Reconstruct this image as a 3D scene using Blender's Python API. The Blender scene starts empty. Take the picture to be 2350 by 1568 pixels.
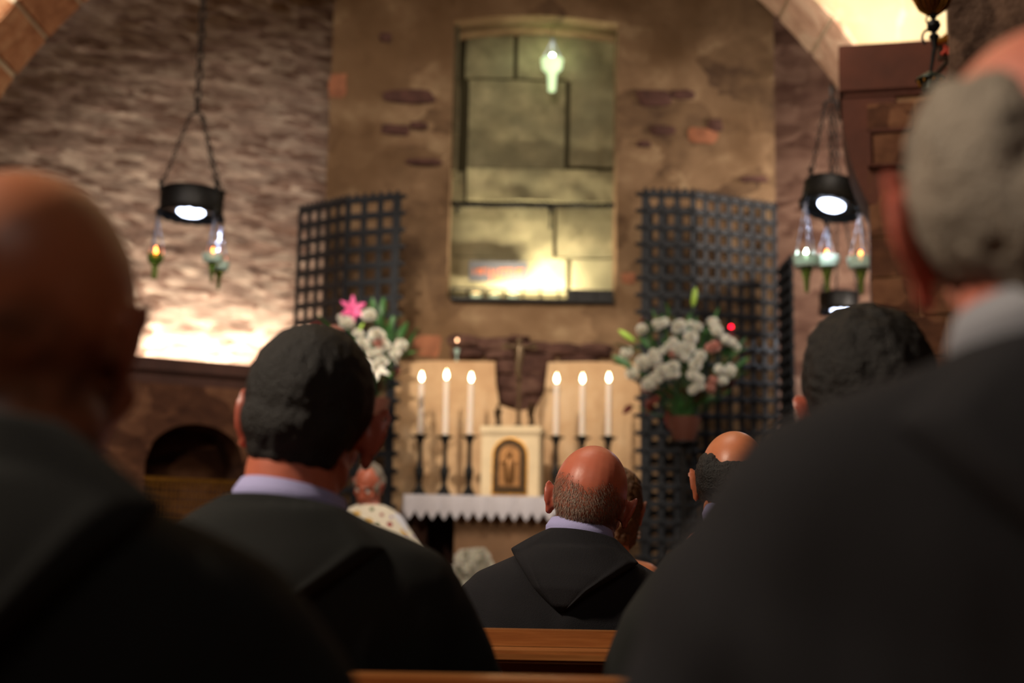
import bpy, bmesh, math, random
from mathutils import Vector, Matrix, Euler, noise
from mathutils.bvhtree import BVHTree
import numpy as np
random.seed(7)
SC = bpy.context.scene
COL = SC.collection
R = math.radians
# ------------------------------------------------------------------ camera
F = 2350 * 50 / 36.0
CAMZ = 1.02
TILT, ROLL = 9.5, 1.1
cam_d = bpy.data.cameras.new('camera'); cam = bpy.data.objects.new('camera', cam_d); COL.objects.link(cam)
cam_d.lens = 50; cam_d.sensor_width = 36; cam_d.clip_start = 0.05; cam_d.clip_end = 100
CR = Matrix.Rotation(R(90 + TILT), 3, 'X') @ Matrix.Rotation(R(ROLL), 3, 'Z')
cam.location = (0, 0, CAMZ); cam.rotation_euler = CR.to_euler()
cam_d.dof.use_dof = True; cam_d.dof.focus_distance = 2.98; cam_d.dof.aperture_fstop = 2.6
cam_d.dof.aperture_blades = 0
SC.camera = cam
def P(px, py, Y):
    """world point on the plane y = Y seen at a pixel of the photo"""
    d = CR @ Vector(((px - 1175) / F, -(py - 784) / F, -1.0))
    return Vector((0, 0, CAMZ)) + d * (Y / d.y)
# ------------------------------------------------------------------ world, view, lights
w = bpy.data.worlds.new('world'); SC.world = w; w.use_nodes = True
w.node_tree.nodes['Background'].inputs[0].default_value = (1.0, 0.80, 0.60, 1)
w.node_tree.nodes['Background'].inputs[1].default_value = 0.035
SC.view_settings.view_transform = 'Standard'; SC.view_settings.look = 'None'
SC.view_settings.exposure = 0.0; SC.view_settings.gamma = 1.0; SC.view_settings.use_curve_mapping = False
SC.cycles.max_bounces = 5; SC.cycles.diffuse_bounces = 3; SC.cycles.glossy_bounces = 2; SC.cycles.transmission_bounces = 5
SC.cycles.transparent_max_bounces = 8
SC.cycles.caustics_reflective = False; SC.cycles.caustics_refractive = False
SC.cycles.sample_clamp_indirect = 4.0
SC.cycles.use_denoising = True; SC.cycles.use_adaptive_sampling = True; SC.cycles.adaptive_threshold = 0.025
def area(name, loc, target, sx, sy, power, color, spread=180):
    l = bpy.data.lights.new(name, 'AREA'); l.shape = 'RECTANGLE'; l.size = sx; l.size_y = sy
    l.energy = power; l.color = color; l.spread = R(spread)
    o = bpy.data.objects.new(name, l); COL.objects.link(o); o.location = loc
    o.rotation_euler = (Vector(target) - Vector(loc)).to_track_quat('-Z', 'Y').to_euler()
    return o
def spot(name, loc, target, power, color, angle, blend=0.6, r=0.08):
    l = bpy.data.lights.new(name, 'SPOT'); l.energy = power; l.color = color
    l.spot_size = R(angle); l.spot_blend = blend; l.shadow_soft_size = r
    o = bpy.data.objects.new(name, l); COL.objects.link(o); o.location = loc
    o.rotation_euler = (Vector(target) - Vector(loc)).to_track_quat('-Z', 'Y').to_euler()
    return o
WARM = (1.0, 0.78, 0.55)
area('nave_lamp', (-2.7, 1.0, 3.9), (0.1, 3.0, 1.1), 0.35, 0.35, 175, (1.0, 0.82, 0.64))
area('nave_overhead_fill', (-0.4, 4.6, 5.9), (0.2, 10.5, 2.5), 2.0, 1.2, 185, (1.0, 0.86, 0.72))  # broad unseen fill from overhead, added to lift the background walls
area('rear_nave_glow', (0.6, -1.6, 4.2), (0.2, 3.5, 0.9), 2.0, 1.0, 16, (1.0, 0.86, 0.74))
area('aisle_fill', (3.7, 10.0, 4.2), (2.4, 12, 3.2), .5, .5, 85, (1.0, 0.86, 0.74))  # added fill hidden behind the pier, brightens right wall and pillar side
spot('altar_spot', (-1.3, 6.4, 4.6), (0.15, 11, 2.35), 820, (1.0, 0.86, 0.70), 35, 0.8, 0.06)
spot('left_wall_spot', (-3.0, 6.0, 5.2), (-2.9, 11.3, 3.8), 360, (1.0, 0.88, 0.80), 60, 1.0, 0.3)
spot('right_wall_spot', (1.2, 6.5, 4.6), (2.6, 12, 3.4), 240, (1.0, 0.86, 0.74), 40, 1.0, 0.3)
# ------------------------------------------------------------------ materials
def lin(c):
    return tuple((x / 255 / 12.92 if x / 255 <= 0.04045 else ((x / 255 + 0.055) / 1.055) ** 2.4) for x in c)
def L4(c): return (*lin(c), 1)
MATS = {}
def mat(name, color, rough=0.6, metal=0.0, var=0.0, vscale=20, bump=0.0, bscale=60, emit=None, estr=0, trans=0, sss=0, spec=0.5, ior=1.45):
    if name in MATS: return MATS[name]
    m = bpy.data.materials.new(name); m.use_nodes = True; nt = m.node_tree; b = nt.nodes['Principled BSDF']
    b.inputs['Base Color'].default_value = L4(color); b.inputs['Roughness'].default_value = rough
    b.inputs['Metallic'].default_value = metal; b.inputs['Specular IOR Level'].default_value = spec; b.inputs['IOR'].default_value = ior
    b.inputs['Transmission Weight'].default_value = trans
    if sss:
        b.inputs['Subsurface Weight'].default_value = sss; b.inputs['Subsurface Radius'].default_value = (1, .35, .2)
        b.inputs['Subsurface Scale'].default_value = 0.01
    if emit:
        b.inputs['Emission Color'].default_value = L4(emit); b.inputs['Emission Strength'].default_value = estr
    tc = nt.nodes.new('ShaderNodeTexCoord')
    if var:
        n = nt.nodes.new('ShaderNodeTexNoise'); n.inputs['Scale'].default_value = vscale; n.inputs['Detail'].default_value = 5
        nt.links.new(tc.outputs['Object'], n.inputs['Vector'])
        r = nt.nodes.new('ShaderNodeValToRGB'); c = lin(color)
        r.color_ramp.elements[0].position = .3; r.color_ramp.elements[1].position = .7
        r.color_ramp.elements[0].color = (*[x * (1 - var) for x in c], 1); r.color_ramp.elements[1].color = (*[min(1, x * (1 + var)) for x in c], 1)
        nt.links.new(n.outputs['Fac'], r.inputs['Fac']); nt.links.new(r.outputs['Color'], b.inputs['Base Color'])
    if bump:
        n = nt.nodes.new('ShaderNodeTexNoise'); n.inputs['Scale'].default_value = bscale; n.inputs['Detail'].default_value = 6
        nt.links.new(tc.outputs['Object'], n.inputs['Vector'])
        bp = nt.nodes.new('ShaderNodeBump'); bp.inputs['Strength'].default_value = bump; bp.inputs['Distance'].default_value = 0.01
        nt.links.new(n.outputs['Fac'], bp.inputs['Height']); nt.links.new(bp.outputs['Normal'], b.inputs['Normal'])
    MATS[name] = m; return m
def stone(name, cols, scale=(1, 1, 1), rot=(0, 0, 0), big=None, vor=8.0, bump=0.6, rough=0.9, nz=14.0, mix=0.5, distort=0.35):
    """masonry: stretched voronoi stones mottled by noise, cols = ramp colours"""
    m = bpy.data.materials.new(name); m.use_nodes = True; nt = m.node_tree; b = nt.nodes['Principled BSDF']; N = nt.nodes.new; K = nt.links.new
    b.inputs['Roughness'].default_value = rough; b.inputs['Specular IOR Level'].default_value = 0.25
    tc = N('ShaderNodeTexCoord'); mp = N('ShaderNodeMapping'); mp.inputs['Rotation'].default_value = rot; mp.inputs['Scale'].default_value = scale
    K(tc.outputs['Object'], mp.inputs['Vector'])
    dn = N('ShaderNodeTexNoise'); dn.inputs['Scale'].default_value = 3.0; dn.inputs['Detail'].default_value = 3; K(mp.outputs[0], dn.inputs['Vector'])
    ad = N('ShaderNodeMixRGB'); ad.blend_type = 'ADD'; ad.inputs[0].default_value = distort; K(mp.outputs[0], ad.inputs[1]); K(dn.outputs['Color'], ad.inputs[2])
    v = N('ShaderNodeTexVoronoi'); v.inputs['Scale'].default_value = vor; K(ad.outputs[0], v.inputs['Vector'])
    sep = N('ShaderNodeSeparateColor'); K(v.outputs['Color'], sep.inputs[0])
    n = N('ShaderNodeTexNoise'); n.inputs['Scale'].default_value = nz; n.inputs['Detail'].default_value = 8; n.inputs['Roughness'].default_value = .62; K(mp.outputs[0], n.inputs['Vector'])
    mx = N('ShaderNodeMixRGB'); mx.inputs[0].default_value = mix; K(sep.outputs[0], mx.inputs[1]); K(n.outputs['Fac'], mx.inputs[2])
    r = N('ShaderNodeValToRGB'); K(mx.outputs[0], r.inputs['Fac'])
    cr = r.color_ramp; k = len(cols)
    cr.elements[0].position = .28; cr.elements[0].color = L4(cols[0]); cr.elements[1].position = .74; cr.elements[1].color = L4(cols[-1])
    for i in range(1, k - 1):
        e = cr.elements.new(.28 + .46 * i / (k - 1)); e.color = L4(cols[i])
    out = r.outputs['Color']
    if big:
        n2 = N('ShaderNodeTexNoise'); n2.inputs['Scale'].default_value = big[0]; n2.inputs['Detail'].default_value = 4; K(tc.outputs['Object'], n2.inputs['Vector'])
        r2 = N('ShaderNodeValToRGB'); r2.color_ramp.elements[0].position = .45; r2.color_ramp.elements[1].position = .62
        r2.color_ramp.elements[0].color = (0, 0, 0, 1); r2.color_ramp.elements[1].color = (big[2],) * 3 + (1,)
        K(n2.outputs['Fac'], r2.inputs['Fac'])
        m2 = N('ShaderNodeMixRGB'); K(r2.outputs['Color'], m2.inputs[0]); K(out, m2.inputs[1]); m2.inputs[2].default_value = L4(big[1]); out = m2.outputs[0]
    K(out, b.inputs['Base Color'])
    bp = N('ShaderNodeBump'); bp.inputs['Strength'].default_value = bump; bp.inputs['Distance'].default_value = 0.03; K(mx.outputs[0], bp.inputs['Height']); K(bp.outputs['Normal'], b.inputs['Normal'])
    MATS[name] = m; return m
def attr_mat(name, rough=0.42, sss=0.12, spec=0.5, bump=0.15, bscale=220):
    m = bpy.data.materials.new(name); m.use_nodes = True; nt = m.node_tree; b = nt.nodes['Principled BSDF']
    a = nt.nodes.new('ShaderNodeAttribute'); a.attribute_name = 'tint'; nt.links.new(a.outputs['Color'], b.inputs['Base Color'])
    b.inputs['Roughness'].default_value = rough; b.inputs['Subsurface Weight'].default_value = sss; b.inputs['Subsurface Radius'].default_value = (1, .3, .15)
    b.inputs['Subsurface Scale'].default_value = 0.012; b.inputs['Specular IOR Level'].default_value = spec
    tc = nt.nodes.new('ShaderNodeTexCoord'); n = nt.nodes.new('ShaderNodeTexNoise'); n.inputs['Scale'].default_value = bscale; n.inputs['Detail'].default_value = 4
    nt.links.new(tc.outputs['Object'], n.inputs['Vector']); bp = nt.nodes.new('ShaderNodeBump'); bp.inputs['Strength'].default_value = bump; bp.inputs['Distance'].default_value = .001
    nt.links.new(n.outputs['Fac'], bp.inputs['Height']); nt.links.new(bp.outputs['Normal'], b.inputs['Normal'])
    MATS[name] = m; return m
M_wall = stone('rubble_wall', [(104, 80, 68), (132, 110, 98), (152, 132, 118), (176, 158, 142)], scale=(1, 1, 3.2), rot=(0, R(9), 0), vor=6.5, nz=9, mix=.62, bump=.5, distort=.2)
M_wallr = stone('rose_wall', [(88, 62, 52), (120, 92, 78), (140, 112, 96)], scale=(1, 1, 2.4), vor=4, nz=5, mix=.6, bump=.7)
M_pil = stone('pillar_plaster', [(80, 60, 44), (112, 88, 64), (128, 102, 76), (152, 128, 98)], scale=(1, 1, 1.3), vor=2.6, nz=4, mix=.72, bump=.6, big=(1.3, (92, 68, 44), .75))
M_niche = stone('ashlar', [(96, 90, 68), (126, 118, 90), (156, 146, 114)], scale=(1, 1, 1), vor=2, nz=5, mix=.9, bump=.35, big=(2.2, (112, 108, 84), .6))
M_dark = stone('dark_rock', [(52, 32, 27), (80, 54, 46), (104, 78, 66)], scale=(1, 1, 2.5), vor=5, nz=9, mix=.7, bump=1.0)
M_plas = stone('cream_slab', [(176, 140, 104), (194, 160, 122), (206, 178, 144)], scale=(1, 1, 1), vor=2, nz=4, mix=.9, bump=.15)
M_brown = stone('brown_masonry', [(58, 32, 19), (84, 52, 33), (110, 74, 50)], scale=(1, 1, 1.6), vor=3.5, nz=9, mix=.6, bump=.7)
M_rib = stone('rib_stone', [(158, 122, 98), (186, 152, 126), (204, 178, 150)], scale=(1, 1, 1), vor=3, nz=8, mix=.75, bump=.5)
M_ribw = stone('rib_stone_warm', [(136, 88, 56), (166, 114, 78), (190, 146, 106)], scale=(1, 1, 1), vor=3, nz=12, mix=.75, bump=1)
M_vault = stone('vault_plaster', [(176, 146, 122), (182, 166, 126), (206, 186, 158)], scale=(1, 1, 1), vor=2, nz=4, mix=.8, bump=.5)
M_near = stone('near_pillar', [(70, 50, 38), (100, 76, 60), (124, 98, 80)], scale=(1.3, 1, 1), vor=4, nz=10, mix=.7, bump=1)
M_mortar = mat('mortar', (196, 180, 150), .95, var=.15, vscale=30, bump=.4)
M_floor = stone('floor_stone', [(70, 50, 40), (96, 72, 58), (110, 88, 72)], vor=2, nz=6, bump=.1, rough=.45)
M_corn = mat('cornice_stone', (72, 44, 32), .8, var=.2, vscale=6, bump=.4, bscale=30)
M_imp = mat('impost_stone', (72, 34, 18), .85, var=.22, vscale=5, bump=.4, bscale=30)
M_iron = mat('wrought_iron', (30, 32, 36), .6, .4, var=.2, vscale=30, bump=.3)
M_black = mat('black_iron', (22, 21, 20), .5, .6, var=.2, vscale=30, bump=.3)
M_bronze = mat('bronze', (62, 46, 28), .4, .8, var=.3, vscale=25, bump=.2)
M_gold = mat('gilt_brass', (176, 126, 52), .3, .95, var=.3, vscale=30)
M_brass = mat('dark_brass', (84, 52, 24), .35, .9, var=.3, vscale=40)
M_wood = stone('pew_wood', [(112, 64, 32), (150, 94, 50), (176, 122, 70)], scale=(.35, 6, 6), vor=3, nz=9, mix=.9, bump=.1, rough=.26)
M_wood.node_tree.nodes['Principled BSDF'].inputs['Specular IOR Level'].default_value = .5
M_cloth = mat('linen', (205, 200, 205), .9, var=.08, vscale=60, bump=.5, bscale=150)
M_cream = mat('cream_stone', (206, 184, 146), .55, var=.08, vscale=8)
M_wax = mat('candle_wax', (222, 206, 190), .5, sss=.3)
M_flame = mat('flame', (255, 214, 150), emit=(255, 222, 170), estr=26)
M_oflame = mat('oil_flame', (255, 140, 60), emit=(255, 132, 50), estr=14)
M_wflame = mat('white_flame', (255, 255, 230), emit=(236, 255, 214), estr=60)
M_led = mat('led_panel', (225, 235, 255), emit=(214, 226, 255), estr=9)
M_red = mat('red_glass', (200, 10, 30), emit=(255, 8, 40), estr=9)
M_glassg = mat('green_glass', (120, 150, 70), .15, trans=.75, ior=1.3)
M_glassw = mat('pale_glass', (196, 226, 214), .15, trans=.35, ior=1.3)
M_silver = mat('chain_steel', (150, 156, 176), .3, .9)
M_robe = mat('black_habit', (24, 24, 28), .85, bump=.35, bscale=700, spec=.3)
M_robe2 = mat('charcoal_habit', (24, 26, 25), .88, bump=.3, bscale=500, spec=.3)
M_shirt = mat('lavender_shirt', (168, 166, 214), .7, bump=.3, bscale=800)
M_gshirt = mat('grey_shirt', (140, 142, 150), .7)
M_petal = mat('white_petal', (232, 228, 214), .7, var=.08, vscale=60, sss=.2)
M_pink = mat('pink_petal', (224, 96, 150), .6, var=.25, vscale=40)
M_blush = mat('blush_petal', (206, 150, 134), .7, var=.2, vscale=40)
M_leaf = mat('leaf_green', (52, 92, 44), .5, var=.4, vscale=18)
M_lime = mat('lime_bud', (164, 200, 80), .5)
M_rleaf = mat('russet_leaf', (104, 46, 36), .6, var=.35, vscale=18)
M_pot = mat('terracotta', (84, 42, 26), .7)
M_skin = attr_mat('skin')
M_plaque = mat('plaque_slate', (58, 58, 62), .5)
M_orange = mat('orange_lettering', (200, 100, 44), .5)
# ------------------------------------------------------------------ mesh tools
class MB:
    def __init__(s): s.v = []; s.f = []
    def add(s, vs, fs, M=None):
        b = len(s.v)
        s.v += [tuple((M @ Vector(v)) if M else v) for v in vs]; s.f += [tuple(i + b for i in f) for f in fs]; return s
    def box(s, x0, x1, y0, y1, z0, z1, M=None):
        return s.add([(x0, y0, z0), (x1, y0, z0), (x1, y1, z0), (x0, y1, z0), (x0, y0, z1), (x1, y0, z1), (x1, y1, z1), (x0, y1, z1)],
                     [(0, 3, 2, 1), (4, 5, 6, 7), (0, 1, 5, 4), (1, 2, 6, 5), (2, 3, 7, 6), (3, 0, 4, 7)], M)
    def tube(s, pts, rad, n=8, closed=False, cap=True):
        pts = [Vector(p) for p in pts]; k = len(pts)
        rads = rad if isinstance(rad, (list, tuple)) else [rad] * k
        vs = []; fs = []; prev = None
        for i, p in enumerate(pts):
            if closed: t = pts[(i + 1) % k] - pts[i - 1]
            else: t = pts[min(i + 1, k - 1)] - pts[max(i - 1, 0)]
            if t.length < 1e-9: t = Vector((0, 0, 1))
            t.normalize()
            if prev is None:
                a = Vector((0, 0, 1)) if abs(t.z) < .9 else Vector((1, 0, 0))
                u = t.cross(a).normalized()
            else:
                u = (prev - t * prev.dot(t)); u = u.normalized() if u.length > 1e-6 else t.orthogonal().normalized()
            prev = u; w_ = t.cross(u)
            for j in range(n):
                a = 2 * math.pi * j / n; vs.append(tuple(p + (u * math.cos(a) + w_ * math.sin(a)) * rads[i]))
        for i in range(k if closed else k - 1):
            for j in range(n):
                a, b = i * n + j, i * n + (j + 1) % n; c, d = ((i + 1) % k) * n + (j + 1) % n, ((i + 1) % k) * n + j
                fs.append((a, b, c, d))
        if cap and not closed:
            fs.append(tuple(range(n - 1, -1, -1))); fs.append(tuple((k - 1) * n + j for j in range(n)))
        return s.add(vs, fs)
    def lathe(s, prof, c=(0, 0, 0), n=20, M=None):
        vs = []; fs = []; k = len(prof); T = Matrix.Translation(c) if M is None else M
        for (r, z) in prof:
            for j in range(n):
                a = 2 * math.pi * j / n; vs.append((max(r, 1e-4) * math.cos(a), max(r, 1e-4) * math.sin(a), z))
        for i in range(k - 1):
            for j in range(n):
                fs.append((i * n + j, i * n + (j + 1) % n, (i + 1) * n + (j + 1) % n, (i + 1) * n + j))
        fs.append(tuple(range(n - 1, -1, -1))); fs.append(tuple((k - 1) * n + j for j in range(n)))
        return s.add(vs, fs, T)
    def ell(s, c, r, n=16, m=10, M=None):
        vs = [(0, 0, 1)]; fs = []
        for i in range(1, m):
            t = math.pi * i / m
            for j in range(n):
                a = 2 * math.pi * j / n; vs.append((math.sin(t) * math.cos(a), math.sin(t) * math.sin(a), math.cos(t)))
        vs.append((0, 0, -1)); last = len(vs) - 1
        for j in range(n): fs.append((0, 1 + j, 1 + (j + 1) % n)); fs.append((last, 1 + (m - 2) * n + (j + 1) % n, 1 + (m - 2) * n + j))
        for i in range(m - 2):
            for j in range(n):
                fs.append((1 + i * n + j, 1 + (i + 1) * n + j, 1 + (i + 1) * n + (j + 1) % n, 1 + i * n + (j + 1) % n))
        T = Matrix.Translation(c) @ (M or Matrix()) @ Matrix.Diagonal((*r, 1))
        return s.add(vs, fs, T)
    def prism(s, poly, y0, y1):
        """outline in x, z pushed along y"""
        n = len(poly)
        vs = [(x, y0, z) for x, z in poly] + [(x, y1, z) for x, z in poly]
        fs = [tuple(range(n)), tuple(range(2 * n - 1, n - 1, -1))] + [(i, i + n, (i + 1) % n + n, (i + 1) % n) for i in range(n)]
        return s.add(vs, fs)
    def grid(s, fn, nu, nv, wrap=False):
        vs = [tuple(fn(i / nu, j / nv)) for j in range(nv + 1) for i in range(nu + (0 if wrap else 1))]
        w_ = nu if wrap else nu + 1; fs = []
        for j in range(nv):
            for i in range(nu):
                a = j * w_ + i; b = j * w_ + (i + 1) % w_ if wrap else a + 1
                fs.append((a, b, b + w_, a + w_))
        return s.add(vs, fs)
    def mesh(s, name, shift=None, bevel=0, fix=False):
        me = bpy.data.meshes.new(name)
        v = s.v if shift is None else [tuple(shift @ Vector(p)) for p in s.v]
        me.from_pydata(v, [], s.f)
        if fix or bevel:
            bm = bmesh.new(); bm.from_mesh(me); bmesh.ops.recalc_face_normals(bm, faces=bm.faces)
            if bevel: bmesh.ops.bevel(bm, geom=bm.edges[:], offset=bevel, segments=2, affect='EDGES', clamp_overlap=True)
            bm.to_mesh(me); bm.free()
        me.update(); return me
WM = {}
def thing(name, label, cat, loc=(0, 0, 0), rot=0, group=None):
    o = bpy.data.objects.new(name, None); COL.objects.link(o); o.location = loc; o.rotation_euler = (0, 0, rot)
    WM[o.name] = Matrix.Translation(loc) @ Matrix.Rotation(rot, 4, 'Z')
    o['label'] = label; o['category'] = cat
    if group: o['group'] = group
    o.empty_display_size = .1
    return o
def build(name, mb, m, parent=None, smooth=True, bevel=0, fix=True, local=False, me=None, label=None):
    """one mesh object; mb in world coordinates unless local"""
    W = WM.get(parent.name, Matrix()) if parent else Matrix()
    if me is None: me = mb.mesh(name, None if (local or not parent) else W.inverted(), bevel, fix)
    me.materials.clear(); me.materials.append(m)
    if smooth:
        me.shade_smooth()
        try: me.set_sharp_from_angle(angle=R(40))
        except Exception: pass
    o = bpy.data.objects.new(name, me); COL.objects.link(o)
    if parent: o.parent = parent; WM[o.name] = W
    else: WM[o.name] = Matrix()
    if label: o['label'] = label
    return o
def tag(o, label, cat, group=None, kind=None):
    o['label'] = label; o['category'] = cat
    if group: o['group'] = group
    if kind: o['kind'] = kind
    return o
def struct(o, label=None):
    o['kind'] = 'structure'
    if label: o['label'] = label
    return o
def dup(root, loc, rot=None, label=None):
    """copy a thing, its parts and their sub-parts"""
    def cp(o, par):
        c = o.copy(); COL.objects.link(c)
        if par: c.parent = par
        for ch in [x for x in KIDS.get(o.name, [])]: cp(ch, c)
        return c
    r = cp(root, None); r.location = loc
    if rot is not None: r.rotation_euler = rot
    if label: r['label'] = label
    return r
KIDS = {}
def index_kids():
    KIDS.clear()
    for o in SC.objects:
        if o.parent: KIDS.setdefault(o.parent.name, []).append(o)
def fbm(p, s, oct=4):
    return noise.fractal(Vector(p) * s, 1.0, 2.0, oct)
def rough_box(mb, x0, x1, y0, y1, z0, z1, res, amp, s, st=(1, 1, 1), M=None, courses=None):
    """box of subdivided faces pushed about by noise so the masonry has relief"""
    def disp(p):
        q = Vector((p[0] * st[0], p[1] * st[1], p[2] * st[2]))
        d = fbm(q, s) * amp
        v = noise.noise_vector(q * s * .7) * amp * .5
        return Vector(p) + Vector((v.x * .4, -d + v.y * .3, v.z * .3))
    def face(o, u, v):
        o, u, v = Vector(o), Vector(u), Vector(v)
        nu = max(1, int(u.length / res)); nv = max(1, int(v.length / res))
        g = MB().grid(lambda a, b: disp(o + u * a + v * b), nu, nv); mb.add(g.v, g.f, M)
    dx, dy, dz = x1 - x0, y1 - y0, z1 - z0
    face((x0, y0, z0), (dx, 0, 0), (0, 0, dz)); face((x0, y1, z0), (0, -dy, 0), (0, 0, dz)); face((x1, y0, z0), (0, dy, 0), (0, 0, dz))
    face((x0, y0, z1), (dx, 0, 0), (0, dy, 0)); face((x0, y1, z0), (dx, 0, 0), (0, -dy, 0)); face((x1, y1, z0), (-dx, 0, 0), (0, 0, dz))
    return mb
def remesh(mb, name, voxel, smooth=4, fac=.5):
    me = mb.mesh('tmp'); o = bpy.data.objects.new('tmp', me); COL.objects.link(o)
    r = o.modifiers.new('r', 'REMESH'); r.mode = 'VOXEL'; r.voxel_size = voxel; r.adaptivity = 0
    if smooth: s_ = o.modifiers.new('s', 'SMOOTH'); s_.iterations = smooth; s_.factor = fac
    dg = bpy.context.evaluated_depsgraph_get(); out = bpy.data.meshes.new_from_object(o.evaluated_get(dg)); out.name = name
    bpy.data.objects.remove(o); bpy.data.meshes.remove(me)
    return out
# ------------------------------------------------------------------ the setting
struct(build('floor', MB().box(-6.2, 6.2, -3.2, 14.2, -.2, 0), M_floor))
struct(build('ceiling', MB().box(-6.2, 6.2, -3.2, 14.2, 6.7, 6.9), M_vault))
struct(build('wall_rear', MB().box(-6.2, 6.2, -3.2, -3, 0, 6.7), M_brown))
struct(build('wall_apse', MB().box(-6.2, 6.2, 14, 14.2, 0, 6.7), M_brown))
struct(build('wall_west', MB().box(-6.2, -6, -3, 14, 0, 6.7), M_brown))
struct(build('wall_east', MB().box(6, 6.2, -3, 14, 0, 6.7), M_brown))
# left rubble wall, angled, with the recessed arch and the cornice that hides the light strip
CA = P(300, 815, 10.8); CB = P(590, 838, 11.25)
ang = math.atan2(CB.y - CA.y, CB.x - CA.x)
ZC = (CA.z + CB.z) / 2
LW = Matrix.Translation((CA.x, CA.y, 0)) @ Matrix.Rotation(ang, 4, 'Z')     # u along the cornice, v into the wall
mb = MB(); rough_box(mb, -4.2, 2.35, .34, .7, ZC - .05, 6.7, .03, .02, 4.5, (1, 1, 3.0), LW)
struct(build('wall_left', mb, M_wall))
# brighter end return at the left of the strip
LWi = LW.inverted()
def onL(px, py, v=0.0):
    """point of the left wall plane (shifted v inward) seen at a pixel"""
    a = P(px, py, 1.0) - Vector((0, 0, CAMZ)); o = LWi @ Vector((0, 0, CAMZ)); d = LWi.to_3x3() @ a
    t = (v - o.y) / d.y; return o + d * t
u0 = onL(335, 1050).x; u1 = onL(565, 1050).x; zt = onL(450, 972).z; uc = (u0 + u1) / 2; hw = (u1 - u0) / 2
mb = MB()
rough_box(mb, -4.2, u0, .03, .7, 0, ZC - .2, .06, .015, 4, (1, 1, 1.5), LW)
rough_box(mb, u1, 2.35, .03, .7, 0, ZC - .2, .06, .015, 4, (1, 1, 1.5), LW)
arc = [(u0 + 2 * hw * i / 16, (zt - hw * .8) + hw * .8 * math.sqrt(max(0, 1 - ((i - 8) / 8) ** 2))) for i in range(17)]
poly = [(u0, ZC - .2)] + arc + [(u1, ZC - .2)]
b2 = MB().prism(poly, .03, .7); mb.add(b2.v, b2.f, LW)
struct(build('wall_left_base', mb, M_brown))
mb = MB().box(u0 - .05, u1 + .05, .62, .68, 0, ZC - .2, LW); struct(build('trim_5', mb, M_brown))
def cornice_prof(mb, ua, ub):
    prof = [(.7, 0), (0, 0), (0, -.10), (.04, -.13), (.05, -.2), (.09, -.24), (.10, -.33), (.7, -.33)]
    n = len(prof); vs = [(ua, v, ZC + z) for v, z in prof] + [(ub, v, ZC + z) for v, z in prof]
    fs = [tuple(range(n)), tuple(range(2 * n - 1, n - 1, -1))] + [(i, (i + 1) % n, (i + 1) % n + n, i + n) for i in range(n)]
    mb.add(vs, fs, LW)
mb = MB(); cornice_prof(mb, -4.2, 2.35); struct(build('trim_1', mb, M_corn, smooth=False), 'brown stone cornice under the glowing wall on the left')
l1 = area('cornice_strip_light', LW @ Vector((.75, .12, ZC + .03)), LW @ Vector((.75, .36, ZC + .35)), 2.9, .05, 66, (1.0, .84, .66))
# local up of the strip must run along the cornice
zax = (LW.to_3x3() @ Vector((0, -.6, -.8))).normalized(); xax = (LW.to_3x3() @ Vector((1, 0, 0))).normalized(); yax = zax.cross(xax)
l1.rotation_euler = Matrix((xax, yax, zax)).transposed().to_euler()
# right rose wall behind the grille
RW = Matrix.Translation((1.2, 12.6, 0)) @ Matrix.Rotation(R(-20), 4, 'Z')
mb = MB(); rough_box(mb, 0, 5.2, 0, .4, 0, 6.7, .06, .03, 3.0, (1, 1, 2.2), RW); struct(build('wall_right', mb, M_wallr))
# shrine pillar round the niche
xa, xn0, xn1, xb = P(748, 450, 11).x, P(1030, 500, 11).x, P(1416, 450, 11).x, P(1779, 450, 11).x
zn0, zn1 = P(1220, 690, 11).z, P(1240, 35, 11).z
mb = MB()
rough_box(mb, xa, xn0, 11, 12.4, 0, 6.7, .05, .03, 2.0)
rough_box(mb, xn1, xb, 11, 12.4, 0, 6.7, .05, .03, 2.0)
rough_box(mb, xn0, xn1, 11, 12.4, 0, zn0, .05, .02, 2.0)
arcn = [(xn0, 6.7), (xn0, zn1 - .06)] + [(xn0 + (xn1 - xn0) * i / 10, zn1 - .06 + .06 * math.sin(math.pi * i / 10)) for i in range(1, 10)] + [(xn1, zn1 - .06), (xn1, 6.7)]
mb.prism(arcn, 11.0, 12.4)
struct(build('wall_shrine', mb, M_pil))
# niche back of great ashlar blocks
NY = 11.42
mb = MB().box(xn0 - .05, xn1 + .05, NY + .06, NY + .2, zn0 - .2, zn1 + .2); struct(build('wall_niche', mb, mat('niche_joint', (62, 56, 34), .95)))
def blk(x0, x1, y0, y1, out=.0, jit=.012):
    a = P(x0, y1, NY); b = P(x1, y0, NY); m_ = MB()
    rough_box(m_, max(a.x, xn0 - .04), min(b.x, xn1 + .04), NY - out, NY + .1, a.z, b.z, .04, jit, 4)
    return m_
mb = MB()
for a in [(1068, 1181, 30, 178), (1188, 1440, 20, 180), (1072, 1298, 187, 384), (1307, 1440, 184, 382), (1014, 1440, 479, 586), (1014, 1066, 395, 460), (1014, 1300, 594, 668), (1310, 1440, 597, 668)]:
    if a[0] == 1014 and a[2] == 479: 
        for q in ((1014, 1270, 479, 587), (1277, 1440, 479, 590)): k = blk(*q); mb.add(k.v, k.f)
    else:
        k = blk(*a, 0, .022); mb.add(k.v, k.f)
k = blk(1070, 1440, 395, 460, .03, .035); mb.add(k.v, k.f)
struct(build('wall_niche_blocks', mb, M_niche, fix=True))
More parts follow.
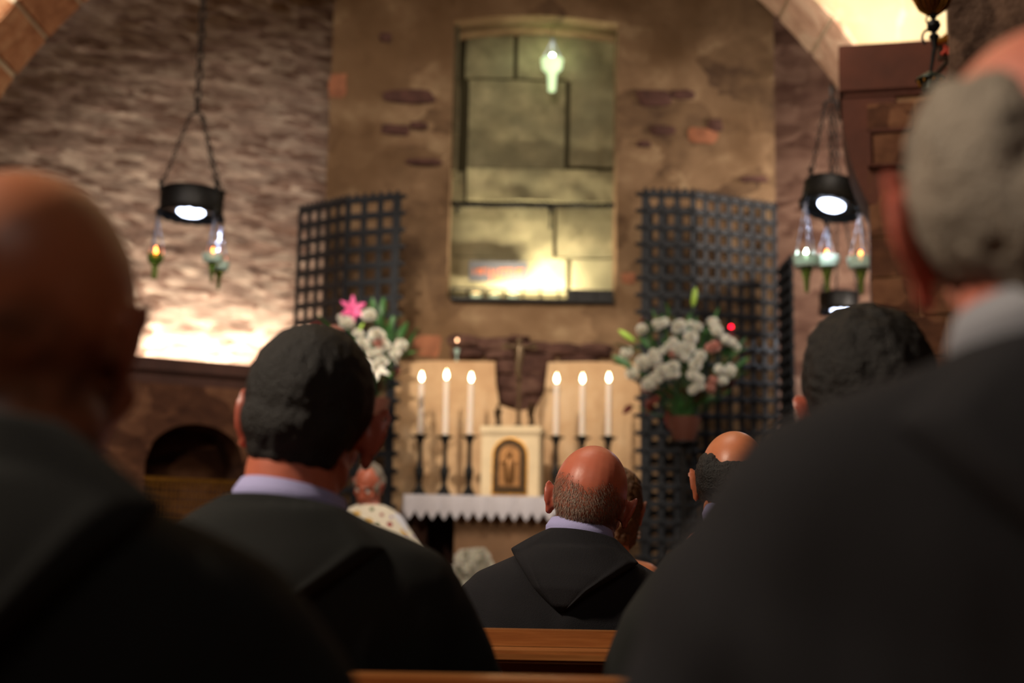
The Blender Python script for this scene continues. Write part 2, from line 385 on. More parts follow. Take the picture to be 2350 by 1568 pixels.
# left jamb stones inside the niche
mb = MB()
for (y0, y1, w_) in [(40, 190, 30), (190, 300, 38), (300, 400, 34)]:
    a = P(1030, y1, 11.2); b = P(1030 + w_, y0, 11.2); rough_box(mb, xn0 - .02, xn0 + w_ * .0012, 11.1, 11.4, a.z + .01, b.z - .01, .04, .015, 4)
struct(build('trim_2', mb, mat('jamb_stone', (76, 66, 44), .95, var=.3, vscale=8, bump=.5)))
# sill of the niche and its lamps
sill_z = P(1220, 672, 11).z
area('niche_strip_light', ((xn0 + xn1) / 2 + .02, 11.22, sill_z + .03), ((xn0 + xn1) / 2 + .02, 11.42, sill_z + .6), .62, .05, 34, (1.0, .88, .64))
area('niche_top_light', (xn0 + .65, 11.12, zn1 - .1), (xn0 + .65, 11.6, zn1 - 1.6), .5, .06, 1.0, (.95, 1.0, .7))
def pz(px, py, Y): q = P(px, py, Y); return q
# dark rubble band and wedge over the altar, with scattered inset stones
def rock(cx, cz, Y, rx, rz, seed, ry=.07):
    m_ = MB().ell((0, 0, 0), (1, 1, 1), 18, 12); rnd = random.Random(seed)
    o = Vector((rnd.random() * 50, rnd.random() * 50, 0)); vs = []
    for v in m_.v:
        v = Vector(v); q = Vector((abs(v.x) ** .6 * math.copysign(1, v.x), v.y, abs(v.z) ** .6 * math.copysign(1, v.z)))
        q *= 1 + .28 * noise.noise(v * 1.4 + o) + .1 * noise.noise(v * 4 + o)
        vs.append((cx + q.x * rx, Y + q.y * ry, cz + q.z * rz))
    return MB().add(vs, m_.f)
rocks = MB()
rr = random.Random(3)
def rk(px, py, rx, ry, Y=11.0, dep=.07):
    c = P(px, py, Y); k = rock(c.x, c.z, Y, rx * Y / F, ry * Y / F, rr.random() * 999, dep); rocks.add(k.v, k.f)
for (x_, y_, a_, b_) in [(1065, 785, 38, 16), (1130, 792, 42, 18), (1075, 812, 40, 13), (1150, 816, 36, 14), (1215, 800, 46, 16), (1290, 805, 44, 17), (1365, 806, 44, 18), (1235, 825, 40, 12), (1330, 826, 46, 8), (1190, 778, 26, 8)]: rk(x_, y_, a_, b_)
for (x_, y_, a_, b_) in [(1165, 845, 30, 18), (1225, 848, 32, 20), (1170, 880, 30, 20), (1228, 884, 30, 22), (1175, 912, 28, 18), (1222, 918, 26, 18), (1200, 936, 24, 16), (1195, 865, 26, 26), (1198, 900, 26, 26)]: rk(x_, y_, a_, b_, 10.97, .05)
struct(build('trim_3', rocks, M_dark), 'band and wedge of dark rubble rock above the tabernacle')
st2 = MB(); keep = rocks; rocks = st2
for (x_, y_, a_, b_) in [(940, 222, 62, 17), (905, 298, 36, 12), (960, 288, 20, 9), (975, 372, 40, 9), (885, 85, 14, 12), (1500, 225, 40, 20), (1565, 218, 30, 12), (1520, 300, 28, 12), (1640, 288, 18, 16), (1478, 332, 18, 8), (1730, 412, 34, 9)]: rk(x_, y_, a_, b_, 11.0, .03)
struct(build('trim_4', rocks, mat('plum_stone', (82, 54, 46), .95, var=.3, vscale=10, bump=.6)))
rocks = MB()
for (x_, y_, a_, b_) in [(985, 795, 38, 26), (775, 200, 22, 34), (1610, 312, 34, 20), (1440, 640, 20, 14)]: rk(x_, y_, a_, b_, 11.0, .03)
struct(build('trim_6', rocks, mat('brick_stone', (138, 88, 62), .95, var=.25, vscale=10, bump=.5)))
# cream slab behind the altar with the wedge left open
def xz(px, py, Y): q = P(px, py, Y); return (q.x, q.z)
SY = 10.87
poly = [xz(*q, SY) for q in [(895, 1180), (895, 832), (1000, 828), (1136, 830), (1138, 880), (1146, 930), (1190, 944), (1228, 938), (1250, 900), (1258, 832), (1350, 830), (1468, 834), (1470, 1180)]]
struct(build('trim_7', MB().prism(poly, SY, 10.999), M_plas, smooth=False), 'cream plastered slab behind the candles')
# platform steps under the altar
mb = MB(); mb.box(-2.6, 3.0, 8.9, 10.99, 0, .2); mb.box(-2.4, 2.8, 9.2, 10.99, .2, .4); mb.box(-2.2, 2.6, 9.5, 10.99, .4, .6)
struct(build('trim_8', mb, M_floor, smooth=False), 'stone steps of the altar platform')
# transverse arch
AYb, AYf = 9.0, 8.37
ac = P(965, 785, AYb); AR = ((P(1920, 210, AYb) - ac).length + (P(1770, 0, AYb) - ac).length + (P(200, 0, AYb) - ac).length + (P(0, 265, AYb) - ac).length) / 4
mo = MB(); vo = MB(); vl = MB()
NV = 34
for i in range(NV):
    a0 = R(-8) + R(196) * i / NV; a1 = R(-8) + R(196) * (i + 1) / NV
    am = math.degrees((a0 + a1) / 2)
    g = .006
    for (dst, b0, b1, r0, r1, ya, yb) in ((vl if am > 90 else vo, a0 + g / 2, a1 - g / 2, AR + random.uniform(-.004, .006), AR + .7, AYf, AYb), (mo, a0, a1, AR + .012, AR + .69, AYf + .01, AYb - .01)):
        vs = []
        for yy in (ya, yb):
            for (rr_, aa) in ((r0, b0), (r0, (b0 + b1) / 2), (r0, b1), (r1, b1), (r1, b0)):
                vs.append((ac.x + rr_ * math.cos(aa), yy, ac.z + rr_ * math.sin(aa)))
        dst.add(vs, [(0, 1, 2, 3, 4), (9, 8, 7, 6, 5), (0, 5, 6, 1), (1, 6, 7, 2), (2, 7, 8, 3), (3, 8, 9, 4), (4, 9, 5, 0)])
struct(build('trim_9', vo, M_rib, smooth=False, bevel=.006), 'pale stone arch springing from the brown impost at upper right')
struct(build('trim_10', vl, M_ribw, smooth=False, bevel=.012), 'warm brick-like arch stones in the upper left corner')
struct(build('trim_11', mo, M_mortar, smooth=False))
# spandrel walls over the arch and its left pier
mb = MB(); mb.box(-6, ac.x - AR - .02, AYf, AYb, 0, ac.z - .35); mb.box(-6, ac.x - AR - .68, AYf + .02, AYb - .02, ac.z - .4, 6.7); struct(build('wall_left_pier', mb, M_ribw))
# vault web on the right
def web(u, v):
    a = R(-6) + R(100) * u; r_ = AR + .004 + 1.5 * v ** 1.15; y = AYf + .03 - 1.05 * v ** .8
    p = Vector((ac.x + r_ * math.cos(a), y, ac.z + r_ * math.sin(a))); return p + Vector((0, .04, .04)) * fbm(p, 2.2)
mb = MB().grid(web, 60, 24); mb2 = MB().grid(lambda u, v: web(u, v) + Vector((.05, .06, .06)), 60, 24); mb.add(mb2.v, [tuple(reversed(f)) for f in mb2.f])
struct(build('ceiling_web', mb, M_vault, fix=False), 'lit plaster vault above the brown impost')
# impost, corbel and pier on the right
PY_ = 7.5
i0 = P(1924, 104, PY_); i1 = P(1924, 211, PY_)
RP = Matrix.Translation((i0.x, PY_, 0)) @ Matrix.Rotation(R(-13), 4, 'Z')
PR = lambda px, py: P(px, py, PY_)
mb = MB().box(0, 1.6, 0, .5, i1.z, i0.z, RP); mb.box(.02, 1.6, .02, .5, i1.z - .03, i1.z, RP)
struct(build('trim_12', mb, M_imp, bevel=.006), 'smooth brown stone impost block at upper right')
cp = []
zc1 = PR(1990, 470).z
for i in range(13):
    t = i / 12; cp.append((.012 + .135 * (t ** 2.2), i1.z - .03 - (i1.z - .03 - zc1) * t))
poly = cp + [(.3, zc1), (.3, i1.z - .03)]
k = MB().prism(poly, .03, .48); mb = MB().add(k.v, k.f, RP); struct(build('trim_13', mb, M_imp, smooth=False), 'curved corbel under the brown impost')
mb = MB(); jo = MB(); jo.box(.155, 1.6, .045, .5, 0, i1.z - .03, RP); zz = 0.02; rnd = random.Random(5); row = 0
while zz < i1.z - .1:
    h = rnd.uniform(.2, .3); h = min(h, i1.z - .04 - zz); xx = .148
    while xx < 1.5:
        ww = rnd.uniform(.22, .5); k = MB(); rough_box(k, xx, min(xx + ww, 1.6) - .014, .022 + rnd.uniform(0, .014), .4, zz, zz + h - .014, .05, .012, 6); mb.add(k.v, k.f, RP); xx += ww
    zz += h
struct(build('wall_right_pier', jo, mat('pier_joint', (126, 92, 64), .95, var=.2, vscale=20))); struct(build('wall_right_pier_blocks', mb, M_brown))
area('impost_strip_light', RP @ Vector((.62, .22, i0.z + .04)), RP @ Vector((.5, .5, i0.z + 1)), 1.1, .08, 9, (1.0, .90, .78))
area('rib_fill', RP @ Vector((.10, .3, i0.z + .04)), (i0.x + .25, 8.75, i0.z + .6), .15, .08, 12, (1.0, .86, .74))  # extra uplight added to brighten the arch rib, separate from the strip
# nearest pillar on the right
NP = P(2180, 150, 5.2)
mb = MB(); rough_box(mb, 0, 1.4, 0, .8, 0, 6.7, .05, .02, 5, (1, 1, 1), Matrix.Translation((NP.x, NP.y, 0)) @ Matrix.Rotation(R(-17), 4, 'Z'))
struct(build('wall_right_pillar', mb, M_near))

# ------------------------------------------------------------------ niche: sign, bars, sill pieces, hanging lamp
a = P(1076, 646, 11.36); b = P(1210, 602, 11.36)
t = thing('inscription_plaque', 'small grey plaque with faded orange lettering in the glowing niche', 'sign', (a.x, 11.36, a.z))
build('panel', MB().box(a.x, b.x, 11.34, 11.37, a.z, b.z), M_plaque, t, bevel=.003)
mb = MB(); rnd = random.Random(4)
for (xa_, xb_, ya_, yb_) in [(1086, 1200, 616, 629), (1124, 1166, 633, 644)]:
    x_ = xa_
    while x_ < xb_:
        p0 = P(x_, yb_, 11.335); h_ = (yb_ - ya_) * 11.3 / F
        k = rnd.randint(0, 3)
        mb.box(p0.x, p0.x + .006, 11.334, 11.341, p0.z, p0.z + h_)
        if k != 1: mb.box(p0.x, p0.x + .022, 11.334, 11.341, p0.z + (h_ - .006 if k < 3 else 0), p0.z + (h_ if k < 3 else .006))
        if k == 2: mb.box(p0.x + .018, p0.x + .024, 11.334, 11.341, p0.z, p0.z + h_)
        x_ += 10
build('lettering', mb, M_orange, t, smooth=False, label='two rows of illegible orange characters')
for x_ in (1092, 1196): q = P(x_, 624, 11.37); build('bracket', MB().tube([(q.x, 11.355, q.z), (q.x, 11.44, q.z)], .006), M_black, t)
l = P(1033, 469, 11.22); r_ = P(1412, 472, 11.22)
t = thing('iron_crossbar', 'twisted black iron bar spanning the niche, small hanger near its middle', 'bar', l)
mb = MB(); k = 60
for i in range(k): 
    c0 = l.lerp(r_, i / k); c1 = l.lerp(r_, (i + 1) / k)
mb.tube([l.lerp(r_, i / 120) + Vector((0, 0, .006 * math.sin(i * 1.3))) for i in range(121)], [.018 + .006 * math.sin(i * 1.57) for i in range(121)], 8)
mb.tube([l + Vector((-.03, 0, 0)), r_ + Vector((.03, 0, 0))], .012)
build('rod', mb, M_black, t)
q = P(1263, 476, 11.2); mb = MB().tube([q, q + Vector((0, 0, -.05)), q + Vector((0, 0, -.08))], [.025, .012, .006], 8)
mb.tube([q + Vector((0, 0, -.09)), q + Vector((0, 0, -.15))], .008); mb.ell(q + Vector((0, 0, -.165)), (.014, .014, .014)); mb.tube([q, q + Vector((0, 0, -.18))], .003)
build('hanger', mb, M_black, t)
q = P(1050, 478, 11.2); build('hook', MB().tube([q, q + Vector((-.01, 0, -.03)), q + Vector((0, 0, -.06))], [.022, .012, .004]), M_black, t)
l = P(1035, 684, 10.97); r_ = P(1408, 684, 10.97)
t = thing('sill_grating', 'black iron ledge grating along the bottom of the glowing niche', 'grating', l)
h0 = P(1200, 692, 10.97).z; h1 = P(1200, 664, 10.97).z
mb = MB().box(l.x, r_.x, 10.94, 11.02, h0 - .005, h0 + .02); mb.box(l.x, r_.x, 10.94, 10.96, h1 - .014, h1); mb.box(P(1310, 0, 10.95).x, r_.x, 10.945, 10.955, h0, h1)
build('frame', mb, M_black, t, bevel=.003)
for x_ in (1036, 1072, 1113, 1157, 1200, 1240, 1282, 1320, 1366, 1405):
    q = P(x_, 680, 10.95); build('upright', MB().tube([(q.x, 10.95, h0), (q.x, 10.95, h1)], .009), M_black, t)
for x_, lb_ in ((1092, 'leftmost glowing votive light on the sill under the plaque'), (1135, 'middle glowing votive light on the sill under the plaque'), (1177, 'rightmost glowing votive light on the sill under the plaque')):
    q = P(x_, 672, 11.0); zz = h0 + .02
    t = thing('votive_light', lb_, 'candle', (q.x, 11.05, zz), group='row of glowing votives on the niche sill')
    build('cup', MB().lathe([(.03, 0), (.045, .01), (.05, .05), (.047, .05), (.04, .012)], (q.x, 11.07, zz)), M_glassw, t)
    build('flame', MB().ell((q.x, 11.07, zz + .045), (.042, .03, .02)), mat('votive_glow', (255, 220, 170), emit=(255, 206, 140), estr=5), t)
t = None
# glass lamp hanging in the niche
def oil_lamp(name, loc, label, cat, glass, flame, s=1.0, chains=.3, cone=True, group=None, top=None, grad=.0, flat=False):
    """glass cup with a drip cone, three chains up to a small ring; loc = ring at the top of the chains"""
    t = thing(name, label, cat, loc, group=group)
    r_ = .05 * s; H = chains; loc = Vector(loc) + Vector((0, 0, -.012))
    cup = [(r_ * .1, -H - .16 * s), (r_ * .34, -H - .155 * s), (r_ * .40, -H - .11 * s), (r_ * .45, -H - .07 * s), (r_ * .95, -H - .045 * s), (r_ * 1.05, -H), (r_ * .98, -H), (r_ * .86, -H - .038 * s), (r_ * .3, -H - .06 * s)]
    if not flat: build('cup', MB().lathe(cup), glass, t, local=True)
    else:
        build('cup', MB().lathe([(r_ * .3, -H - .05 * s), (r_ * 1.1, -H - .045 * s), (r_ * 1.3, -H - .01 * s), (r_ * 1.3, -H + .01 * s), (r_ * 1.2, -H + .01 * s), (r_ * .9, -H - .03 * s)]), glass, t, local=True)
        build('drip_cone', MB().lathe([(r_ * .1, -H - .17 * s), (r_ * .2, -H - .16 * s), (r_ * .3, -H - .1 * s), (r_ * .6, -H - .052 * s)]), M_glassg, t, local=True)
    build('flame', MB().lathe([(.001, -H - .012), (.011 * s, -H + .006), (.013 * s, -H + .02), (.007 * s, -H + .042), (.001, -H + .058)], n=10), flame, t, local=True)
    for j in range(3):
        a = 2 * math.pi * j / 3 + .5; e = Vector((r_ * 1.1 * math.cos(a), r_ * 1.1 * math.sin(a), -H)); mb = MB()
        n = max(4, int(H / .03))
        for k in range(n):
            c0 = Vector((0, 0, 0)).lerp(e, k / n); c1 = Vector((0, 0, 0)).lerp(e, (k + 1) / n); mb.tube([c0, (c0 + c1) / 2, c1], [.0045, .009 if k % 2 else .005, .0045], 6)
        build('chain', mb, M_silver, t, local=True)
    build('ring', MB().tube([(.012 * math.cos(x * math.pi / 6), 0, .012 * math.sin(x * math.pi / 6)) for x in range(12)], .003, 6, closed=True), M_silver, t, local=True)
    return t
q = P(1268, 92, 11.2)
t = oil_lamp('hanging_lamp', q, 'bright greenish glass lamp hanging in the upper niche', 'lamp', mat('lit_green_glass', (206, 232, 190), .3, emit=(214, 246, 190), estr=.8), M_wflame, 1.75, .17)
build('suspension_wire', MB().tube([(0, 0, 0), (0, 0, zn1 - q.z + .03)], .003, 6), M_black, t, local=True)
g = bpy.data.lights.new('niche_lamp_light', 'POINT'); g.energy = .8; g.color = (.8, 1, .6); g.shadow_soft_size = .03
go = bpy.data.objects.new('niche_lamp_light', g); COL.objects.link(go); go.location = q + Vector((0, -.08, -.14))
# ------------------------------------------------------------------ ring pendants
def ring_pendant(label, c, rad, hgt, tilt, hang_top, fork, angs=(205, 325, 85)):
    """c ring centre, hang_top where the chain leaves the picture or its anchor, fork = z above c of the fork"""
    t = thing('ring_pendant', label, 'pendant lamp', c, group=None)
    T = Matrix.Rotation(tilt[0], 4, 'X') @ Matrix.Rotation(tilt[1], 4, 'Y')
    rim = MB(); n = 40
    prof = [(rad, -hgt / 2), (rad * 1.03, -hgt / 2 + .008), (rad, -hgt / 2 + .02), (rad, hgt / 2 - .02), (rad * 1.03, hgt / 2 - .008), (rad, hgt / 2), (rad * .93, hgt / 2), (rad * .93, -hgt / 2)]
    k = MB().lathe(prof, n=n); k.f = k.f[:-2]; m_ = len(prof)
    k.f += [((m_ - 1) * n + j, (m_ - 1) * n + (j + 1) % n, (j + 1) % n, j) for j in range(n)]
    rim.add(k.v, k.f, T); build('rim', rim, M_black, t, local=True)
    fr = MB()
    for j in range(30):
        pass
    fr.tube([T @ Vector((rad * math.cos(a), rad * math.sin(a), -hgt / 2 - .004 - .008 * abs(math.sin(a * 9)))) for a in [2 * math.pi * j / 90 for j in range(90)]], .011, 6, closed=True)
    build('scalloped_edge', fr, M_black, t, local=True)
    dk = MB(); k = MB().lathe([(rad * .1, 0), (rad * .95, 0), (rad * .95, .012), (rad * .1, .012)], (0, 0, -hgt * .38)); dk.add(k.v, k.f, T); build('plate', dk, M_black, t, local=True)
    led = MB(); k = MB().lathe([(.001, -.03), (rad * .34, -.026), (rad * .44, -.01), (rad * .44, 0), (.001, 0)], (0, 0, -hgt * .38)); led.add(k.v, k.f, T); build('led_disc', led, M_led, t, local=True, label='glowing white disc under the ring')
    atts = []
    for j in range(3):
        a = R(angs[j]); p = T @ Vector((rad * math.cos(a), rad * math.sin(a), hgt / 2)); b = T @ Vector((rad * 1.02 * math.cos(a), rad * 1.02 * math.sin(a), -hgt / 2 - .02))
        build('finial', MB().lathe([(.012, -.02), (.014, .01), (.006, .02), (.022, .035), (.018, .045), (.002, .05)], p, 10), M_black, t, local=True)
        build('hook', MB().lathe([(.016, .03), (.02, 0), (.01, -.02), (.004, -.04)], b, 10), M_black, t, local=True)
        e = Vector((.045 * math.cos(a), .045 * math.sin(a), fork)); mb = MB(); nn = int((e - p).length / .045)
        for k in range(nn):
            c0 = p.lerp(e, k / nn); c1 = p.lerp(e, (k + 1) / nn); d = (c1 - c0).normalized(); s_ = d.cross(Vector((0, 1, 0)) if k % 2 else Vector((1, .2, 0))).normalized() * .011
            mb.tube([c0, c0.lerp(c1, .3) + s_, c0.lerp(c1, .7) + s_, c1, c0.lerp(c1, .7) - s_, c0.lerp(c1, .3) - s_], .0052, 6, closed=True)
        build('chain', mb, M_black, t, local=True); atts.append(b + Vector((0, 0, -.04)))
    build('fork', MB().tube([(-.05, 0, fork), (-.03, 0, fork + .02), (0, 0, fork + .03), (.03, 0, fork + .02), (.05, 0, fork)], .008, 8), M_black, t, local=True)
    if hang_top > fork + .05:
        mb = MB(); z = fork + .03; kk = 0
        while z < hang_top:
            L = .07 if kk % 3 else .1; s_ = Vector((.019, 0, 0)) if kk % 2 else Vector((.006, .019, 0))
            mb.tube([Vector((0, 0, z)), Vector((0, 0, z + L * .25)) + s_, Vector((0, 0, z + L * .75)) + s_, Vector((0, 0, z + L)), Vector((0, 0, z + L * .75)) - s_, Vector((0, 0, z + L * .25)) - s_], .008, 6, closed=True)
            z += L * .9; kk += 1
        build('main_chain', mb, M_black, t, local=True)
    for k in [o for o in SC.objects if o.parent == t and False]: pass
    pl = bpy.data.lights.new('pendant_light', 'SPOT'); pl.energy = 26; pl.color = (.86, .92, 1.0); pl.spot_size = R(150); pl.shadow_soft_size = rad * .4
    po = bpy.data.objects.new('pendant_light', pl); COL.objects.link(po); po.location = Vector(c) + T @ Vector((0, 0, -hgt * .38 - .06))
    return t, [Vector(c) + b for b in atts]
c1 = P(440, 466, 9.3)
pend1, att = ring_pendant('black iron ring lamp hanging by a long chain before the left wall', c1, 74 * 9.3 / F, .155, (R(-2), R(1)), 2.6, P(440, 268, 9.3).z - c1.z, (203, 330, 28))
att.sort(key=lambda p: p.x)
labs = ['green glass oil lamp with orange flame, left one under the left ring', 'green glass oil lamp, rear one under the left ring', 'green glass oil lamp with pale rim, right one under the left ring']
order = [('L', 0), ('M', 1), ('R', 2)]
for i, pnt in enumerate(att):
    oil_lamp('oil_lamp', pnt, labs[i], 'oil lamp', M_glassg if i == 0 else M_glassw, M_oflame, 1.05, .25, flat=(i != 0), group='oil lamps hanging under the left ring')
c2 = P(1912, 452, 8.7)
pend2, att = ring_pendant('black iron ring lamp with glaring white disc beside the brown pier', c2, 72 * 8.7 / F, .14, (R(-8), R(14)), P(1905, 205, 8.7).z - c2.z, P(1905, 240, 8.7).z - c2.z)
att.sort(key=lambda p: p.x)
labs = ['pale glass oil lamp, left and brightest under the right ring', 'pale glass oil lamp, highest of three under the right ring', 'pale glass oil lamp, nearest the brown pier under the right ring']
tz = [P(1845, 600, 8.7), P(1892, 578, 8.7), P(1950, 606, 8.7)]
for i, pnt in enumerate(att):
    oil_lamp('oil_lamp', pnt, labs[i], 'oil lamp', M_glassw, M_wflame if i == 0 else M_oflame, 1.3, max(.15, pnt.z - tz[i].z), flat=True, group='oil lamps hanging under the right ring')
c3 = P(1926, 694, 11.2)
ring_pendant('farther black ring lamp low behind the pier, above a dark-haired head', c3, 46 * 11.2 / F, .14, (R(-2), 0), 3.4, .8)
# ------------------------------------------------------------------ iron grilles
def grille(name, label, panels, zb, pitch=.128, bar=.046):
    A0 = panels[0][0]; t = thing(name, label, 'grille', (A0[0], A0[1], zb))
    for (A, B, za, zb_top, layers) in panels:
        A = Vector(A); B = Vector(B); d = (B - A); L = d.length; d.normalize(); n_ = Vector((-d.y, d.x))
        M = Matrix(((d.x, n_.x, 0, A.x), (d.y, n_.y, 0, A.y), (0, 0, 1, 0), (0, 0, 0, 1)))
        mb = MB(); nx = max(2, round(L / pitch)); H = za - zb; nz = int(H / pitch)
        for i in range(nx + 1):
            x = L * i / nx; zt = za + (zb_top - za) * i / nx; mb.box(x - bar / 2, x + bar / 2, -.007, .007, zb, zt, M)
        for j in range(nz + 1):
            z = za - j * pitch * 1.0
            if z < zb: break
            mb.add([(0, -.016, z - bar / 2), (L, -.016, z - bar / 2), (L, .016, z - bar / 2), (0, .016, z - bar / 2), (0, -.016, z + bar / 2), (L, -.016, z + bar / 2), (L, .016, z + bar / 2), (0, .016, z + bar / 2)],
                   [(0, 3, 2, 1), (4, 5, 6, 7), (0, 1, 5, 4), (1, 2, 6, 5), (2, 3, 7, 6), (3, 0, 4, 7)], M @ Matrix(((1, 0, 0, 0), (0, 1, 0, 0), ((zb_top - za) / L, 0, 1, 0), (0, 0, 0, 1))))
        lat = build('lattice_panel', mb, M_iron, t, smooth=False)
        kb = MB()
        for i in range(nx + 1):
            for j in range(nz + 1):
                x = L * i / nx; z = za + (zb_top - za) * i / nx - j * pitch
                if z > zb: k = MB().ell((x, -.022, z), (.02, .012, .02), 8, 6); kb.add(k.v, k.f, M)
        build('rosette', kb, M_iron, lat)['kind'] = 'stuff'
        eb = MB()
        for i in range(nx * 2 + 1):
            x = L * i / nx / 2; z = za + (zb_top - za) * i / nx / 2 + .025; k = MB().ell((x, 0, z), (.02, .016, .03), 8, 6); eb.add(k.v, k.f, M)
        if layers:
            ex = L if layers > 0 else 0; sg = 1 if layers > 0 else -1
            for j in range(nz + 1):
                z = (zb_top if layers > 0 else za) - j * pitch; k = MB().ell((ex + sg * .035, 0, z), (.045, .016, .02), 8, 6); eb.add(k.v, k.f, M); k = MB().box(ex - .03, ex + .03, -.012, .012, z - pitch, z, M); eb.add(k.v, k.f)
        build('spiked_edge', eb, M_iron, lat)
    return t
GY = 10.3
l0, l1_, l2, l3 = P(912, 452, GY), P(800, 462, GY + .12), P(690, 486, GY + .62), None
grille('iron_grille', 'dark iron lattice gate folded at the left of the altar', [((l0.x, l0.y), (l1_.x, l1_.y), l0.z, l1_.z, -1), ((l1_.x, l1_.y), (l2.x, l2.y), l1_.z, l2.z, 0)], .62)
r0, r1, r2 = P(1482, 446, GY), P(1590, 448, GY), P(1776, 478, GY + .62)
grille('iron_grille', 'dark iron lattice gate folded at the right of the altar', [((r0.x, r0.y), (r1.x, r1.y), r0.z, r1.z, -1), ((r1.x, r1.y), (r2.x, r2.y), r1.z, r2.z, 0), ((r0.x + .06, GY + .28), (r1.x + .06, GY + .34), r0.z - .05, r1.z - .05, 0)], .62)
q0, q1 = P(1792, 625, 10.7), P(1816, 600, 10.2)
grille('iron_gate', 'narrow dark iron gate leaf standing open right of the right grille', [((q0.x, q0.y), (q1.x, q1.y), q0.z, q1.z, 0)], 0.0, .09, .05)
# ------------------------------------------------------------------ altar
AF = 10.0; AB = 10.88; AZ = P(1175, 1141, AF).z; ax0 = P(930, 1140, AF).x; ax1 = P(1432, 1150, AF).x; PZ = .6
t = thing('altar', 'brown stone altar table on a central block under lace cloth', 'altar', ((ax0 + ax1) / 2, 10.4, PZ))
build('table_top', MB().box(ax0 + .02, ax1 - .02, AF + .02, AB, AZ - .1, AZ), M_corn, t, bevel=.008)
xm0 = P(1042, 1260, AF + .12).x; xm1 = P(1325, 1260, AF + .12).x
build('support_block', MB().box(xm0, xm1, AF + .12, AB - .1, PZ, AZ - .1), mat('altar_block', (142, 108, 78), .8, var=.15, vscale=6, bump=.3), t, bevel=.01)
for xx in (ax0 + .04, ax1 - .14): build('leg', MB().box(xx, xx + .1, AF + .3, AB - .1, PZ, AZ - .1), M_corn, t, bevel=.008)
build('rear_panel', MB().box(ax0 + .1, ax1 - .1, AB - .1, AB - .02, PZ, AZ - .12), mat('dark_panel', (58, 34, 26), .9, var=.2), t)
# lace cloth: pierced flounce with points
mb = MB(); zt = AZ + .004
mb.box(ax0 - .005, ax1 + .005, AF - .008, AB - .3, AZ + .001, AZ + .006)
nt_ = 19; tw = (ax1 - ax0 + .02) / nt_
def lace(o, d, n, length):
    step = length / n
    vs = []; fs = []
    for i in range(n * 4 + 1):
        u = i / 4; ph = u % 1; tri = 1 - abs(ph - .5) * 2
        dep = .105 + .065 * tri ** .8
        off = .010 * math.sin(u * math.pi * 1.0) + .004 * math.sin(u * 5)
        p = Vector(o) + Vector(d) * (u * step); nrm = Vector((d[1], -d[0], 0))
        for th in (0, .003):
            vs.append(p + nrm * (th + .004) + Vector((0, 0, .006))); vs.append(p + nrm * (th + off + .010) - Vector((0, 0, dep)))
    k = len(vs) // 4
    for i in range(k - 1):
        a = i * 4; b = a + 4
        fs += [(a, b, b + 1, a + 1), (a + 2, a + 3, b + 3, b + 2), (a, a + 2, b + 2, b), (a + 1, b + 1, b + 3, a + 3)]
    mb.add(vs, fs)
lace((ax0 - .01, AF - .006, AZ), (1, 0, 0), nt_, ax1 - ax0 + .02)
lace((ax0 - .008, AB - .3, AZ), (0, -1, 0), 7, AB - .3 - AF)
ac_ = build('altar_cloth', mb, M_cloth); tag(ac_, 'white lace-edged cloth with pointed scallops on the altar', 'cloth')
# tabernacle, turned a little so its right side shows
tx = P(1176, 1141, 10.2).x; hw_ = 67 * 10.2 / F; tz1 = P(1180, 978, 10.2).z
t = thing('tabernacle', 'cream stone tabernacle with arched bronze door on the altar', 'tabernacle', (tx, 10.36, AZ + .006), R(-8))
hh = tz1 - AZ - .006
m_ = MB().box(-hw_, hw_, -.16, .16, 0, hh - .05); build('body', m_, M_cream, t, local=True, bevel=.006)
m_ = MB().box(-hw_ - .012, hw_ + .012, -.175, .172, hh - .05, hh); m_.box(-hw_ - .006, hw_ + .006, -.17, .166, hh - .065, hh - .05); build('cap', m_, M_cream, t, local=True, bevel=.004)
dw = 38 * 10.2 / F; dz0, dz1 = .03, .03 + 125 * 10.2 / F
def arch(w_, z0, z1, n=14):
    return [(-w_, z0), (w_, z0)] + [(w_ * math.cos(math.pi * i / n), z1 - w_ + w_ * math.sin(math.pi * i / n)) for i in range(n + 1)]
build('door_surround', MB().prism(arch(dw + .012, dz0 - .012, dz1 + .012), -.168, -.158), M_gold, t, local=True, smooth=False)
dr = build('door', MB().prism(arch(dw, dz0, dz1), -.178, -.165), M_bronze, t, local=True, smooth=False)
build('inner_panel', MB().prism(arch(dw * .62, dz0 + .05, dz1 - .05), -.188, -.176), mat('brass_panel', (140, 100, 60), .4, .7, var=.25, vscale=30), dr, local=True, smooth=False)
fg = MB().ell((0, -.19, dz0 + .28), (.022, .014, .028)); fg.tube([(0, -.19, dz0 + .25), (0, -.192, dz0 + .2), (0, -.19, dz0 + .08)], [.02, .04, .032], 10); fg.tube([(-.06, -.19, dz0 + .22), (0, -.192, dz0 + .235), (.06, -.19, dz0 + .22)], .011, 8)
build('relief_figure', fg, mat('brass_figure', (126, 88, 50), .4, .7), dr, local=True)
